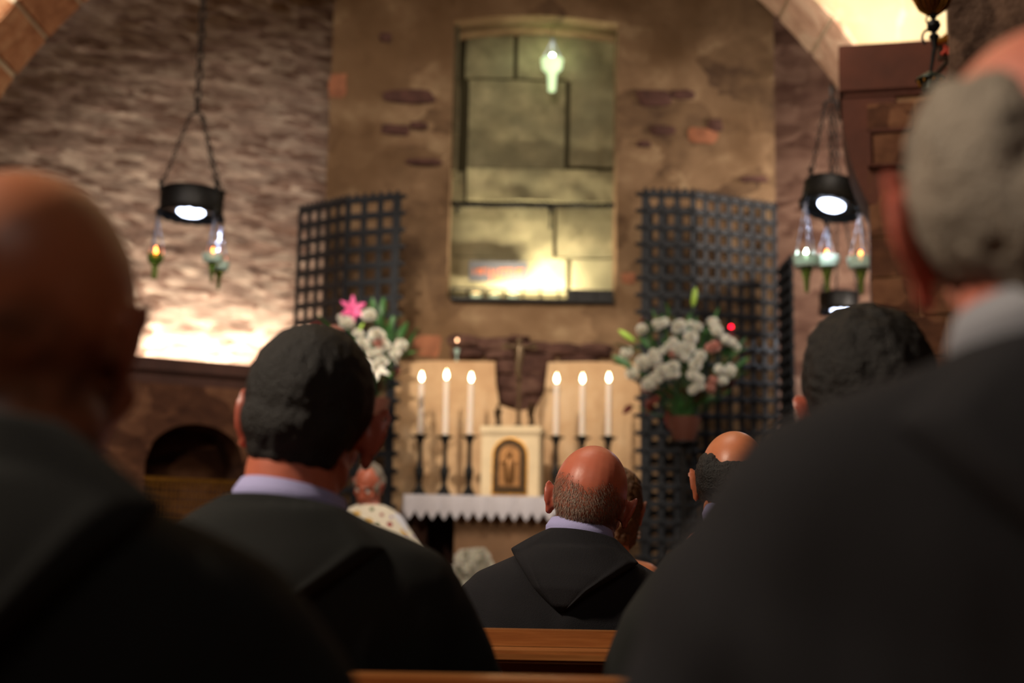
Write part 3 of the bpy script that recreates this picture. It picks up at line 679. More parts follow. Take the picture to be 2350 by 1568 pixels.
# crucifix between two small bronze figures
t = thing('crucifix', 'tall dark bronze crucifix on top of the tabernacle', 'crucifix', (tx + .04, 10.36, tz1))
cz = tz1; cx = P(1191, 900, 10.36).x; ctop = P(1191, 775, 10.36).z
build('base', MB().lathe([(.06, 0), (.06, .012), (.02, .03), (.012, .05)], (cx, 10.36, cz)), M_bronze, t)
build('cross', MB().box(cx - .014, cx + .014, 10.35, 10.37, cz + .02, ctop).box(cx - .13, cx + .13, 10.35, 10.37, ctop - .09, ctop - .062), M_bronze, t, bevel=.002)
zc = ctop - .07
bd = MB().ell((cx - .008, 10.335, zc + .035), (.02, .02, .026)); bd.tube([(cx, 10.335, zc + .01), (cx, 10.33, zc - .05), (cx - .006, 10.335, zc - .12), (cx - .012, 10.325, zc - .17), (cx - .002, 10.335, zc - .25)], [.022, .034, .025, .022, .010], 10)
bd.tube([(cx - .12, 10.34, zc + .02), (cx - .06, 10.335, zc - .005), (cx, 10.335, zc)], [.007, .009, .014], 8); bd.tube([(cx + .12, 10.34, zc + .02), (cx + .06, 10.335, zc - .005), (cx, 10.335, zc)], [.007, .009, .014], 8)
build('corpus', bd, mat('pale_bronze', (92, 74, 52), .4, .5), t)
for (px_, lab, s_) in ((1143, 'small dark bronze standing figure left of the crucifix', 1), (1219, 'small dark bronze standing figure right of the crucifix', 1.15)):
    q = P(px_, 975, 10.36)
    t = thing('bronze_figure', lab, 'statuette', (q.x, 10.36, tz1), group='bronze figures on the tabernacle')
    b0 = Vector((q.x, 10.36, tz1)); H = .17 * s_
    build('base', MB().lathe([(.045, 0), (.045, .008), (.034, .016)], b0, 14), M_bronze, t)
    fb = MB().tube([b0 + Vector((0, 0, .012)), b0 + Vector((.004, 0, H * .3)), b0 + Vector((-.006, 0, H * .6)), b0 + Vector((0, 0, H * .8)), b0 + Vector((0, 0, H * .86))], [.03, .02, .024, .022, .009], 12)
    fb.ell(b0 + Vector((0, -.003, H * .95)), (.013, .014, .017)); fb.tube([b0 + Vector((.022, 0, H * .78)), b0 + Vector((.02, -.03, H * .62)), b0 + Vector((0, -.036, H * .7))], .007, 8); fb.tube([b0 + Vector((-.022, 0, H * .78)), b0 + Vector((-.02, -.03, H * .62)), b0 + Vector((0, -.036, H * .7))], .007, 8)
    build('body', fb, M_bronze, t)
# candlesticks and candles
CY = 10.42
cpos = [(965, 968, 1000, 866), (1022, 1028, 1002, 862), (1078, 1087, 1001, 868), (1276, 1274, 1003, 870), (1336, 1334, 1004, 870), (1396, 1398, 1004, 868)]
side = ['outermost of the three left of the tabernacle', 'middle of the three left of the tabernacle', 'nearest the tabernacle on its left', 'nearest the tabernacle on its right', 'middle of the three right of the tabernacle', 'outermost of the three right of the tabernacle']
def candlestick(loc, H, lab):
    t = thing('candlestick', 'black iron candlestick, ' + lab, 'candlestick', loc, group='iron candlesticks on the altar')
    build('base', MB().lathe([(.062, 0), (.060, .012), (.05, .03), (.03, .07), (.018, .1)], n=18), M_black, t, local=True)
    for j in range(3):
        a = j * 2.094 + .5; build('foot', MB().tube([(.03 * math.cos(a), .03 * math.sin(a), .05), (.055 * math.cos(a), .055 * math.sin(a), .025), (.066 * math.cos(a), .066 * math.sin(a), .009)], [.012, .01, .008], 8), M_black, t, local=True)
    build('stem', MB().lathe([(.018, .09), (.02, .12), (.03, .16), (.034, H * .45), (.02, H * .52), (.017, H * .6), (.016, H * .86), (.026, H * .92), (.022, H * .95)], n=16), M_black, t, local=True)
    build('drip_pan', MB().lathe([(.018, H * .93), (.034, H * .955), (.062, H * .985), (.066, H), (.058, H - .004), (.02, H * .965), (.022, H + .012), (.014, H + .012)], n=20), M_black, t, local=True)
    return t
zs = []
for i, (bx, tx_, yb, yt) in enumerate(cpos):
    p = P(bx, yb, CY); pt = P(tx_, yt + 9, CY); H = p.z - AZ - .006
    candlestick((p.x, CY, AZ + .006), H, side[i])
    c = thing('candle', 'tall lit white candle, ' + side[i], 'candle', (p.x, CY, p.z - .004), group='lit candles on the altar')
    L = pt.z - p.z; lean = Vector((random.uniform(-.004, .004), 0, L))
    build('wax', MB().tube([(0, 0, .006), lean * .5, lean * .97, lean], [.0215, .0205, .019, .015], 14), M_wax, c, local=True)
    build('wick', MB().tube([lean, lean + Vector((.001, 0, .012))], .0015, 5), M_black, c, local=True)
    f0 = lean + Vector((0, 0, .004)); build('flame', MB().lathe([(.001, 0), (.011, .012), (.015, .026), (.011, .046), (.004, .064), (.0005, .074)], f0, 12), M_flame, c, local=True)
# little lit lamp on the slab
q = P(1048, 826, 10.90)
t = thing('small_oil_lamp', 'tiny lit glass lamp standing on the cream slab ledge', 'oil lamp', q)
zb = max(z_ for x__, z_ in poly[:4]) + 0 if False else P(1048, 829, SY).z
build('stem', MB().lathe([(.02, 0), (.02, .006), (.006, .015), (.006, .05), (.018, .07), (.022, .1), (.02, .1), (.014, .075)], (q.x, 10.90, zb), 14), M_glassw, t)
build('flame', MB().ell((q.x, 10.90, P(1048, 781, 10.90).z), (.008, .008, .013), 10, 8), mat('small_flame', (255, 210, 170), emit=(255, 190, 140), estr=7), t)
# ------------------------------------------------------------------ flowers
def bloom_mesh(name, r_, petals, m):
    mb = MB(); rnd = random.Random(name)
    mb.ell((0, 0, 0), (r_ * .62,) * 3, 12, 8)
    for i in range(petals):
        z = 1 - 1.5 * (i + .5) / petals; a = i * 2.39996; s_ = math.sqrt(max(0, 1 - z * z)); d = Vector((s_ * math.cos(a), s_ * math.sin(a), z))
        u = d.cross(Vector((0, 0, 1))); u = u.normalized() if u.length > .01 else Vector((1, 0, 0)); v = d.cross(u)
        L = r_ * rnd.uniform(.88, 1.08); w_ = r_ * .2; up = v * (-.25 * r_)
        mb.add([d * r_ * .5 - u * w_ * .5, d * r_ * .5 + u * w_ * .5, d * L * .85 + u * w_ + up * .4, d * L + up, d * L * .85 - u * w_ + up * .4], [(0, 1, 2, 3, 4)])
    me = mb.mesh(name); me.materials.append(m); return me
def leaf_mesh(name, L, wd, m):
    mb = MB()
    def f(u, v):
        w_ = wd * math.sin(math.pi * min(1, v * .94 + .04)) ** .8 * (u - .5) * 2
        return Vector((w_, L * v, -.25 * L * v * v + abs(w_) * .35))
    mb.grid(f, 4, 8); me = mb.mesh(name); me.materials.append(m); me.shade_smooth(); return me
def star_mesh(name, L, m, n=6):
    mb = MB()
    for k in range(n):
        a = 2 * math.pi * k / n; M_ = Matrix.Rotation(a, 4, 'Z') @ Matrix.Rotation(R(35), 4, 'X')
        g = MB().grid(lambda u, v: Vector(((u - .5) * 2 * L * .2 * math.sin(math.pi * min(1, v * .9 + .06)), L * v, -.4 * L * v * v)), 3, 6); mb.add(g.v, g.f, M_)
    me = mb.mesh(name); me.materials.append(m); me.shade_smooth(); return me
B_w = bloom_mesh('chrysanthemum_bloom', .052, 90, M_petal); B_s = bloom_mesh('small_bloom', .036, 60, M_petal); B_bl = bloom_mesh('blush_bloom', .04, 60, M_blush); B_red = bloom_mesh('red_bloom', .036, 60, mat('red_petal', (150, 36, 44), .7))
L_g = leaf_mesh('leaf', .13, .024, M_leaf); L_l = leaf_mesh('leaf_long', .2, .012, M_leaf); L_r = leaf_mesh('leaf_russet', .09, .024, M_rleaf); L_lime = leaf_mesh('leaf_lime', .075, .022, mat('bright_leaf', (92, 160, 72), .5)); S_p = star_mesh('lily_pink', .1, M_pink); S_w = star_mesh('lily_white', .08, M_petal)
BUD = MB().lathe([(.003, 0), (.014, .02), (.019, .06), (.015, .1), (.002, .125)], n=10).mesh('bud'); BUD.materials.append(M_lime); BUD.shade_smooth()
def bouquet(name, label, c, Y, blooms, small, blush, leaves, rx, rz, pot, extra, base_z):
    base = P(pot[0], pot[1], Y); t = thing(name, label, 'flowers', (base.x, Y, base.z)); W = WM[t.name]
    centre = P(c[0], c[1], Y)
    def put(nm, me, p, rot, s=1, parent=t):
        o = bpy.data.objects.new(nm, me); COL.objects.link(o); o.parent = parent; o.location = W.inverted() @ p; o.rotation_euler = rot; o.scale = (s, s, s); WM[o.name] = W; return o
    rnd = random.Random(name + str(c)); stems = MB(); root = base + Vector((0, 0, .02))
    def place(x, y, dep=0):
        p = P(x, y, Y); dx = (p.x - centre.x) / rx; dz = (p.z - centre.z) / rz; rr_ = min(1, math.hypot(dx, dz)); p2 = P(x, y, Y - .16 * math.sqrt(1 - rr_ ** 2) - .02 + dep); stems.tube([root, root.lerp(p2, .5) + Vector((0, .03, -.02)), p2], .003, 5); return p2
    def face(p):
        d = (p - centre + Vector((0, -.12, .06))).normalized(); return d.to_track_quat('Z', 'Y').to_euler()
    for (x, y) in blooms: p = place(x, y); put('bloom', B_w, p, face(p), rnd.uniform(.9, 1.1))
    for (x, y) in small: p = place(x, y); put('bloom', B_s, p, face(p), rnd.uniform(.85, 1.2))
    for (x, y) in blush: p = place(x, y); o = put('bloom', B_bl, p, face(p), rnd.uniform(.8, 1.1)); o['label'] = 'blush pink bloom'
    for k in range(leaves):
        a = rnd.uniform(0, 2 * math.pi); q_ = rnd.random() ** .6 * 1.05; x = c[0] + math.cos(a) * q_ * rx * F / Y; y = c[1] + math.sin(a) * q_ * rz * F / Y
        p = P(x, y, Y - .02 + rnd.uniform(-.08, .08)); d = (p - root).normalized(); e = d.to_track_quat('Y', 'Z').to_euler(); e.rotate_axis('Y', rnd.uniform(-1.5, 1.5)); e.rotate_axis('X', rnd.uniform(-.6, .4))
        low = y > c[1] + rz * F / Y * .45
        put('leaf', (L_r if low and rnd.random() < .75 else (L_l if rnd.random() < .25 else L_g)), p - d * .06, e, rnd.uniform(.8, 1.3))
    for (kind, x, y, ang_, s_) in extra:
        p = place(x, y)
        if kind == 'bud': o = put('bud', BUD, p, (0, ang_, 0), s_); o['label'] = 'lime green lily bud'
        elif kind == 'pink': o = put('bloom', S_p, p, (R(80), 0, ang_), s_); o['label'] = 'pink lily bloom'
        elif kind == 'white': put('bloom', S_w, p, (R(80), 0, ang_), s_)
        elif kind == 'red': o = put('bloom', B_red, p, face(p), s_); o['label'] = 'dark red bloom'
        elif kind == 'lime': put('leaf', L_lime, p, (R(20), ang_, 0), s_)
        elif kind == 'russet': put('leaf', L_r, p, (R(-50), ang_, 0), s_)
    build('stems', stems, M_leaf, t)
    z0 = base_z - base.z
    build('pot', MB().lathe([(.07, -.14), (.10, -.05), (.115, .03), (.105, .03), (.09, -.04)]), M_pot, t, local=True)
    return base
bR = bouquet('flower_arrangement', 'large bouquet of white chrysanthemums before the right grille', (1568, 830), 9.75,
    [(1475, 757), (1560, 750), (1500, 826), (1475, 830), (1440, 810), (1585, 775), (1520, 850), (1545, 842), (1453, 856), (1671, 850), (1596, 836), (1555, 805), (1580, 800), (1635, 745), (1643, 762), (1510, 748), (1490, 880)],
    [(1525, 742), (1585, 745), (1600, 752), (1533, 795), (1545, 785), (1500, 812), (1520, 806), (1567, 800), (1610, 820), (1572, 818), (1590, 860), (1650, 848), (1658, 872), (1598, 888), (1605, 885), (1590, 895), (1512, 870), (1500, 865), (1535, 858), (1550, 858), (1480, 838), (1664, 780), (1678, 788), (1688, 798), (1602, 752), (1555, 758), (1607, 815), (1603, 870), (1565, 795)],
    [(1628, 800), (1640, 795), (1636, 872), (1545, 812), (1485, 890), (1630, 888)], 95, 125 * 9.75 / F, 105 * 9.75 / F, (1570, 968),
    [('bud', 1590, 705, R(8), 1.15), ('bud', 1458, 785, R(-55), 1.15), ('lime', 1650, 900, .6, 1.1), ('lime', 1668, 905, -.5, 1.1), ('lime', 1672, 895, 1.4, 1), ('lime', 1560, 930, .2, .8), ('russet', 1450, 930, .8, 1), ('russet', 1495, 915, .2, 1.3), ('russet', 1515, 910, 1.2, 1.3), ('russet', 1535, 945, 0, 1.2), ('russet', 1550, 958, .5, 1.1), ('russet', 1530, 930, -.7, 1), ('red', 1475, 738, 0, .6)], .6)
bL = bouquet('flower_arrangement', 'bouquet with a pink lily behind the dark-haired man at left', (850, 800), 9.75,
    [(847, 725), (796, 743), (870, 772), (919, 793), (862, 770), (832, 792)], [(826, 768), (818, 765), (880, 790), (886, 796), (866, 808), (852, 812), (876, 826), (862, 838), (858, 852), (906, 812), (784, 730)],
    [(768, 756), (780, 760), (872, 788), (868, 784)], 60, 95 * 9.75 / F, 100 * 9.75 / F, (858, 925),
    [('pink', 808, 712, .4, 1.0), ('pink', 797, 722, 2.0, .85), ('white', 864, 845, .2, 1.2), ('white', 900, 815, 1.3, 1), ('red', 722, 752, 0, 1.0), ('red', 730, 748, 0, .8), ('lime', 890, 862, 1.0, 1.5), ('lime', 900, 858, -.6, 1.4), ('lime', 880, 870, .1, 1.5), ('bud', 822, 762, .5, .6)], .6)
def stand(label, b):
    t = thing('flower_stand', label, 'stand', (b.x, 9.75, .6), group=None); H = b.z - .14 - .6
    build('plate', MB().lathe([(.02, H - .03), (.12, H - .012), (.12, H), (.02, H)]), M_black, t, local=True)
    build('pole', MB().lathe([(.025, .03), (.02, .2), (.02, H - .02)]), M_black, t, local=True)
    build('foot_plate', MB().lathe([(.16, 0), (.16, .015), (.03, .04)]), M_black, t, local=True)
stand('black iron stand under the large right bouquet', bR); stand('black iron stand under the left bouquet', bL)
# pale flowers low before the altar
q = P(1085, 1330, 9.75); t = thing('floor_flowers', 'pale blurred bunch of white flowers low before the altar', 'flowers', (q.x, 9.75, .6)); W = WM[t.name]; rnd = random.Random(9); stems = MB()
for (x, y) in [(1068, 1285), (1080, 1300), (1100, 1282), (1062, 1310), (1090, 1318), (1108, 1300), (1072, 1330), (1055, 1330), (1095, 1340), (1112, 1325), (1085, 1282), (1062, 1350), (1080, 1350), (1100, 1355)]:
    p = P(x, y, 9.72 + rnd.uniform(-.05, .05)); o = bpy.data.objects.new('bloom', B_w); COL.objects.link(o); o.parent = t; o.location = W.inverted() @ p; o.rotation_euler = (R(70), 0, rnd.random()); o.scale = (1.5,) * 3; stems.tube([(q.x, 9.75, .85), p], .003, 5)
build('stems', stems, M_leaf, t); build('vase', MB().lathe([(.06, 0), (.09, .08), (.07, .2), (.08, .28), (.07, .28), (.055, .2)]), M_cream, t, local=True)
# red votive at the grille
q = P(1678, 751, 9.9)
t = thing('red_votive_lamp', 'small glowing red sanctuary lamp right of the large bouquet', 'lamp', q)
build('glass', MB().ell(q, (.014, .014, .016), 12, 8), M_red, t)
build('holder', MB().lathe([(.012, -.10), (.016, -.02), (.017, -.01)], q, 12), mat('dark_red_holder', (90, 14, 20), .4), t)
build('pole', MB().tube([q + Vector((0, 0, -.08)), Vector((q.x, q.y, .62))], .009), M_black, t); build('foot_plate', MB().lathe([(.09, 0), (.09, .012), (.01, .03)], (q.x, q.y, .6)), M_black, t)
# ------------------------------------------------------------------ golden hanging lamp and painted plaque, upper right
q = P(2142, 34, 5.0)
t = thing('gilt_hanging_lamp', 'ornate dark gilt lamp hanging before the right pillar', 'hanging lamp', q); s_ = 5.0 / F
br = 46 * s_
build('bowl', MB().lathe([(.004, -.004), (br * .3, .004), (br * .75, .03), (br * 1.05, .075), (br * 1.12, .12), (br * .9, .16), (br * 1.0, .18), (br * .85, .18)], q, 28), M_brass, t)
rb = MB()
for j in range(20):
    a = 2 * math.pi * j / 20; rb.tube([q + Vector((math.cos(a) * x, math.sin(a) * x, z)) for x, z in ((br * .3, .002), (br * .76, .027), (br * 1.07, .074), (br * 1.14, .12))], .0025, 5)
build('ribs', rb, M_gold, t)
build('knob', MB().lathe([(.01, 0), (.013, -.01), (.006, -.018), (.022, -.028), (.026, -.045), (.016, -.062), (.008, -.07), (.02, -.085), (.012, -.1), (.01, -.12)], q, 14), M_black, t)
build('hook', MB().tube([q + Vector((-.02 + .024 * math.cos(a) , 0, -.09 + .03 * math.sin(a))) for a in [R(60 + 20 * i) for i in range(10)]], .005, 6), M_black, t)
build('hook', MB().tube([q + Vector((-.012 + .016 * math.cos(a), 0, -.02 + .018 * math.sin(a))) for a in [R(60 + 24 * i) for i in range(10)]], .0035, 6), M_black, t)
e = P(2135, 172, 5.0); build('rod', MB().tube([q + Vector((.005, 0, -.1)), e], [.009, .006], 8), M_black, t)
dcor = MB().lathe([(.012, .01), (.03, 0), (.05, -.012), (.054, -.02), (.03, -.03), (.03, -.06), (.004, -.07)], e, 16); build('crown_cap', dcor, mat('dark_green_metal', (30, 42, 34), .4, .5), t)
pk = MB()
for j in range(8): a = j * .785; pk.ell(e + Vector((.044 * math.cos(a), .044 * math.sin(a), -.03)), (.006, .006, .008), 8, 6)
build('bead', pk, M_gold, t)
for j in range(3): a = j * 2.09 + .3; build('chain', MB().tube([q + Vector((br * math.cos(a), br * math.sin(a), .17)), q + Vector((0, 0, 1.2))], .003, 6), M_brass, t)
build('suspension_rod', MB().tube([q + Vector((0, 0, 1.2)), Vector((q.x, q.y, 6.68))], .004, 6), M_brass, t)
q = P(2166, 100, 5.6)
t = thing('painted_crest', 'small gilt and red painted crest partly behind the right pillar', 'ornament', q)
k = 5.6 / F
build('gilt_band', MB().tube([q + Vector((-22 * k, 0, 2 * k)), q + Vector((0, -.01, 8 * k)), q + Vector((40 * k, -.01, 8 * k))], 9 * k, 10), M_gold, t)
build('crest_panel', MB().box(q.x - 14 * k, q.x + 50 * k, 5.6, 5.62, q.z - 40 * k, q.z - 2 * k), mat('crest_dark', (52, 34, 22), .6), t)
build('red_scroll', MB().tube([q + Vector((x * k, -.008, z * k)) for x, z in ((-8, -30), (2, -18), (-2, -8), (10, -14), (6, -26), (20, -34))], 3.2 * k, 8), mat('red_paint', (180, 50, 20), .5), t)
build('gold_dot', MB().ell(q + Vector((0, -.02, 16 * k)), (4 * k,) * 3).ell(q + Vector((9 * k, -.02, 17 * k)), (4 * k,) * 3), M_gold, t)
build('bracket', MB().tube([q + Vector((.06, .01, -.02)), q + Vector((.06, .5, -.02))], .01), M_black, t)
# carved frame on the pier
t = thing('stone_panel', 'recessed carved stone panel on the brown pier', 'relief'); a_ = P(1992, 388, 7.5); b_ = P(1992, 302, 7.5); u_ = (RP.inverted() @ a_)
fx, z0_, z1_ = u_.x, a_.z, b_.z; mb = MB()
t.location = (a_.x, a_.y, z0_); WM[t.name] = Matrix.Translation(t.location)
for (x0_, x1_, za_, zb_) in ((fx, fx + .26, z1_ - .02, z1_), (fx, fx + .02, z0_, z1_), (fx, fx + .26, z0_, z0_ + .015), (fx + .24, fx + .26, z0_, z1_)): mb.box(x0_, x1_, -.012, .05, za_, zb_, RP)
build('frame', mb, M_imp, t, bevel=.003)
k = MB(); rough_box(k, fx + .03, fx + .23, -.004, .04, z0_ + .02, z1_ - .03, .02, .012, 12); mb = MB().add(k.v, k.f, RP); build('relief', mb, M_brown, t)
# golden lattice below the left arch
zt_ = onL(440, 1098).z; zb_ = onL(440, 1250).z
t = thing('brass_lattice', 'brass lattice screen in the dark arch at left', 'screen', LW @ Vector((uc, .1, zb_)))
mb = MB(); n = 22
for i in range(n + 1): x = u0 + 2 * hw * i / n; mb.box(x - .004, x + .004, .09, .10, zb_, zt_, LW)
for i in range(9): z = zb_ + (zt_ - zb_) * i / 8; mb.box(u0, u1, .098, .106, z - .005, z + .005, LW)
build('lattice', mb, M_gold, t, smooth=False)
build('frame', MB().box(u0, u1, .08, .12, zt_ - .03, zt_, LW).box(u0, u1, .08, .12, zb_ - .03, zb_, LW), M_gold, t)
build('lower_panel', MB().box(u0, u1, .085, .11, 0, zb_ - .03, LW), M_corn, t)
# ------------------------------------------------------------------ pews
def pew(label, Y, x0, x1, dh=.108):
    """Y = far face of the backrest, people sit beyond it"""
    t = thing('church_pew', label, 'pew', ((x0 + x1) / 2, Y, 0), group='wooden pews')
    ht = CAMZ - dh
    build('top_rail', MB().box(x0, x1, Y - .085, Y, ht - .035, ht), M_wood, t, bevel=.005)
    build('back_panel', MB().box(x0, x1, Y - .045, Y - .015, .40, ht - .035), M_wood, t, bevel=.003)
    build('book_ledge', MB().box(x0, x1, Y - .22, Y - .045, ht - .053, ht - .031), M_wood, t, bevel=.006)
    build('seat', MB().box(x0, x1, Y - .02, Y + .40, .41, .45), M_wood, t, bevel=.006)
    for x in (x0, (x0 + x1) / 2, x1 - .05): build('end_panel', MB().box(x, x + .05, Y - .20, Y + .40, 0, .41), M_wood, t, bevel=.006)
pew('wooden pew behind the bald man in focus, next to nearest visible', 2.78, -2.2, 2.4, .092)
pew('nearest visible wooden pew at the bottom edge, behind the dark-haired man', 1.685, -1.5, 1.8)
pew('wooden pew under the woman, hidden beyond the bald man in focus', 3.86, -2.4, 2.6)
pew('wooden pew below the frame under the two nearest blurred men', .70, -1.2, 1.5)
#SPLIT2
# ------------------------------------------------------------------ people
def head_blobs(mb, T, face=True, scale=1.0):
    e = lambda c, r, n=20, m=14: mb.ell(T @ Vector(c) if False else (0, 0, 0), (1, 1, 1), n, m) if False else mb.add(*_ell(c, r, n, m), T)
    e((0, -.012, .012), (.0765, .098, .095), 28, 20)          # cranium
    e((0, -.045, -.018), (.064, .062, .06))                    # occiput
    e((0, .03, -.035), (.064, .064, .072))
    e((0, .035, -.085), (.053, .056, .036))
    e((0, .078, -.103), (.022, .018, .017))
    e((0, .074, .008), (.05, .022, .014))
    for s in (-1, 1):
        e((s * .038, .062, -.038), (.024, .022, .022)); e((s * .05, .0, -.075), (.018, .035, .028))
        e((s * .011, .098, -.052), (.008, .009, .007))
    e((0, .105, -.046), (.010, .014, .011)); mb.add(*_tube([(0, .088, .004), (0, .098, -.02), (0, .11, -.044)], [.007, .008, .010]), T)
    e((0, .088, -.073), (.024, .010, .006)); e((0, .087, -.083), (.021, .010, .007))
def _ell(c, r, n=20, m=14):
    k = MB().ell(c, r, n, m); return k.v, k.f
def _tube(p, r, n=12):
    k = MB().tube(p, r, n); return k.v, k.f
def ear_blobs(mb, T, s, out=28, size=1.0):
    """outer ear: curved shell with rolled rim, hinged at its front edge"""
    M = T @ Matrix.Translation((s * .071, .012, -.016)) @ Matrix.Rotation(s * R(out), 4, 'Z') @ Matrix.Rotation(R(-8), 4, 'X')
    rim = []
    for i in range(15):
        a = R(-60 + 19.5 * i); rim.append((s * (.010 + .006 * math.sin(a)), -.017 - .017 * math.cos(a - R(20)) * size, .033 * math.sin(a + R(8)) * size))
    mb.add(*_tube(rim, [.0046] * 15, 8), M)
    mb.add(*_ell((s * .006, -.014, 0), (.0062, .021 * size, .029 * size)), M)
    mb.add(*_ell((s * .006, -.008, -.033 * size), (.0062, .011, .012)), M)
    mb.add(*_ell((s * .0, -.004, -.004), (.012, .012, .02)), M)
SKIN = {'ruddy': ((196, 112, 86), (150, 62, 50)), 'tan': ((176, 110, 76), (120, 58, 40)), 'warm': ((196, 122, 84), (140, 66, 44)), 'pink': ((206, 128, 108), (182, 72, 56))}
def person(name, label, crown, yaw=0, roll=0, pitch=0, body_yaw=0, body_roll=0, skin='ruddy', stubble=None, voxel=.005, floor_seat=.45, cloth=M_robe, standing=False, shoulder=.215, neck=.057, ears=(1, 1), earout=28, head_s=1.0, hood=None, torso=True, gender='m', bow=0.0, hunch=0.0, collar=M_shirt, lean=0.0, up=0.0, cd=.185, ear_s=1.0, knee=.44):
    """crown = world position of the top of the head; facing +y"""
    gz = 0.0
    t = thing(name, label, 'person', (crown.x + lean, crown.y, gz), R(body_yaw)); W = WM[t.name]; Wi = W.inverted()
    cw = Wi @ crown                                                  # local crown
    piv = Vector((0, -.02, -.075))                                   # pivot at the top of the neck in head coordinates
    HR = Matrix.Rotation(R(yaw), 4, 'Z') @ Matrix.Rotation(R(roll), 4, 'Y') @ Matrix.Rotation(R(pitch), 4, 'X') @ Matrix.Scale(head_s, 4)
    top = (HR @ (Vector((0, -.012, .107)) - piv))
    # head transform so that its highest point lands on the crown
    best = max(((HR @ (Vector(v) - piv)) for v in _ell((0, -.012, .012), (.0765, .098, .095), 28, 20)[0]), key=lambda v: v.z)
    T = Matrix.Translation(cw - best) @ HR @ Matrix.Translation(-piv)
    npiv = T @ piv
    S = cw.z                                                          # crown height
    bz = lambda d: S - d                                              # height d below the crown
    mb = MB(); head_blobs(mb, T)
    for s, on in zip((-1, 1), ears):
        if on: ear_blobs(mb, T, s, earout, ear_s)
    nb = Vector((npiv.x * .0 + cw.x * 0, 0, 0))
    neckbase = Vector((npiv.x * .5, -.03 - hunch, bz(.275 - up)))
    mb.add(*_tube([T @ Vector((0, -.022, -.03)), T @ Vector((0, -.026, -.085)), npiv.lerp(neckbase, .6), neckbase], [neck * .98, neck, neck * 1.03, neck * 1.25], 20))
    mb.add(*_tube([T @ Vector((0, .03, -.09)), npiv.lerp(neckbase, .8) + Vector((0, .03, 0))], [.04, .05], 14))
    seat = floor_seat if not standing else .92
    hipz = seat + .10
    sx = shoulder - .055
    def limb(p, r): mb.add(*_tube(p, r, 14))
    limb([(0, -.03 - hunch, bz(.29)), (0, -.03, bz(.40)), (0, -.01, bz(.40) * .45 + hipz * .55), (0, 0, hipz), (0, .0, hipz + .02)], [.09, .14, .13, .14, .10])
    for s in (-1, 1):
        sh = Vector((s * sx, -.02, bz(.35))); limb([(0, -.03, bz(.30)), (s * sx * .6, -.03, bz(.315)), sh], [.06, .058, .055])
        mb.add(*_ell((s * sx * .55, -.045, bz(.40)), (.085, .085, .12)))
        el = Vector((s * (sx + .07), .06, bz(.63))); wr = Vector((s * .10, .30, bz(.68)))
        if standing: el = Vector((s * (sx + .06), .03, bz(.62))); wr = Vector((s * .09, .25, bz(.56)))
        limb([sh, sh.lerp(el, .5) , el], [.052, .046, .04]); limb([el, el.lerp(wr, .4), wr], [.04, .038, .026])
        # hand: palm, four fingers of different lengths, thumb from the side of the palm
        d = (wr - el).normalized(); side = Vector((-s, 0, 0)); dn = Vector((0, 0, -1))
        pc = wr + d * .05; mb.add(*_ell(pc, (.034, .042, .018), 12, 8)); mb.add(*_tube([wr, pc], [.024, .026]))
        for k, L in enumerate((.068, .078, .073, .056)):
            o = pc + d * .03 + side * (.027 - k * .018)
            p1 = o + d * L * .45 + dn * .004; p2 = o + d * L * .8 + dn * L * .25; p3 = o + d * L * .95 + dn * L * .5
            mb.add(*_tube([o, p1, p2, p3], [.0095, .009, .008, .007], 8))
        th = pc + side * .028 - d * .015; mb.add(*_tube([th, th + side * .02 + d * .022, th + side * .022 + d * .048 + dn * .008], [.011, .0095, .008], 8))
        hip = Vector((s * .09, 0, hipz + .02))
        if standing:
            limb([hip, (s * .1, .01, .5), (s * .1, 0, .1)], [.085, .06, .042]); mb.add(*_ell((s * .1, .06, .045), (.045, .12, .04)))
        else:
            kn = Vector((s * .13, knee, seat + .07)); limb([hip, hip.lerp(kn, .5), kn], [.085, .072, .056]); limb([kn, (s * .13, knee + .01, .3), (s * .13, knee - .01, .09)], [.055, .05, .036]); mb.add(*_ell((s * .13, knee + .05, .045), (.045, .12, .04)))
    me = remesh(mb, 'body', voxel, int(5 * .005 / voxel * 1.6), .5)
    # tint per vertex: skin, lips, brows, hair stubble
    base, dark = [np.array(lin(c)) for c in SKIN[skin]]
    at = me.color_attributes.new('tint', 'FLOAT_COLOR', 'POINT'); Ti = T.inverted(); cols = np.ones((len(me.vertices), 4), dtype=np.float32)
    for i, v in enumerate(me.vertices):
        h = Ti @ v.co; n1 = noise.noise(h * 22); n2 = noise.noise(h * 60)
        c = base * (1 + .12 * n1 + .06 * n2)
        m_ = max(0, min(1, .5 + n1 * 1.2)) * .25; c = c * (1 - m_) + dark * m_
        if abs(h.x) > .078 and abs(h.z + .02) < .05: c = c * .45 + dark * .55
        if abs(h.z + .078) < .010 and h.y > .075 and abs(h.x) < .024: c = c * .4 + np.array(lin((150, 62, 58))) * .6
        if abs(h.z - .012) < .006 and h.y > .07 and .012 < abs(h.x) < .05: c = np.array(lin((60, 42, 30)))
        if stubble:
            up = stubble['up'] + .018 * noise.noise(h * 18) + stubble.get('dip', 0) * max(0, 1 - abs(h.x) / .05)
            lo = -.115 + .01 * noise.noise(h * 30)
            k = min(1, max(0, (up - h.z) / .022)) * min(1, max(0, (h.z - lo) / .02)) * (1 if h.y < .035 else 0) * (1 if abs(h.x) < .0785 or h.z > .02 else 0)
            k *= stubble['k'] * (.75 + .5 * max(-.5, n2))
            c = c * (1 - k) + np.array(lin(stubble['c'])) * k
        cols[i, :3] = c
    at.data.foreach_set('color', cols.ravel())
    o = build('body', None, M_skin, t, me=me)
    eb = M_eye
    for s in (-1, 1):
        k = MB(); k.add(*_ell((s * .031, .078, -.012), (.0125, .0125, .0125)), T); build('eye', k, eb, t, local=True)
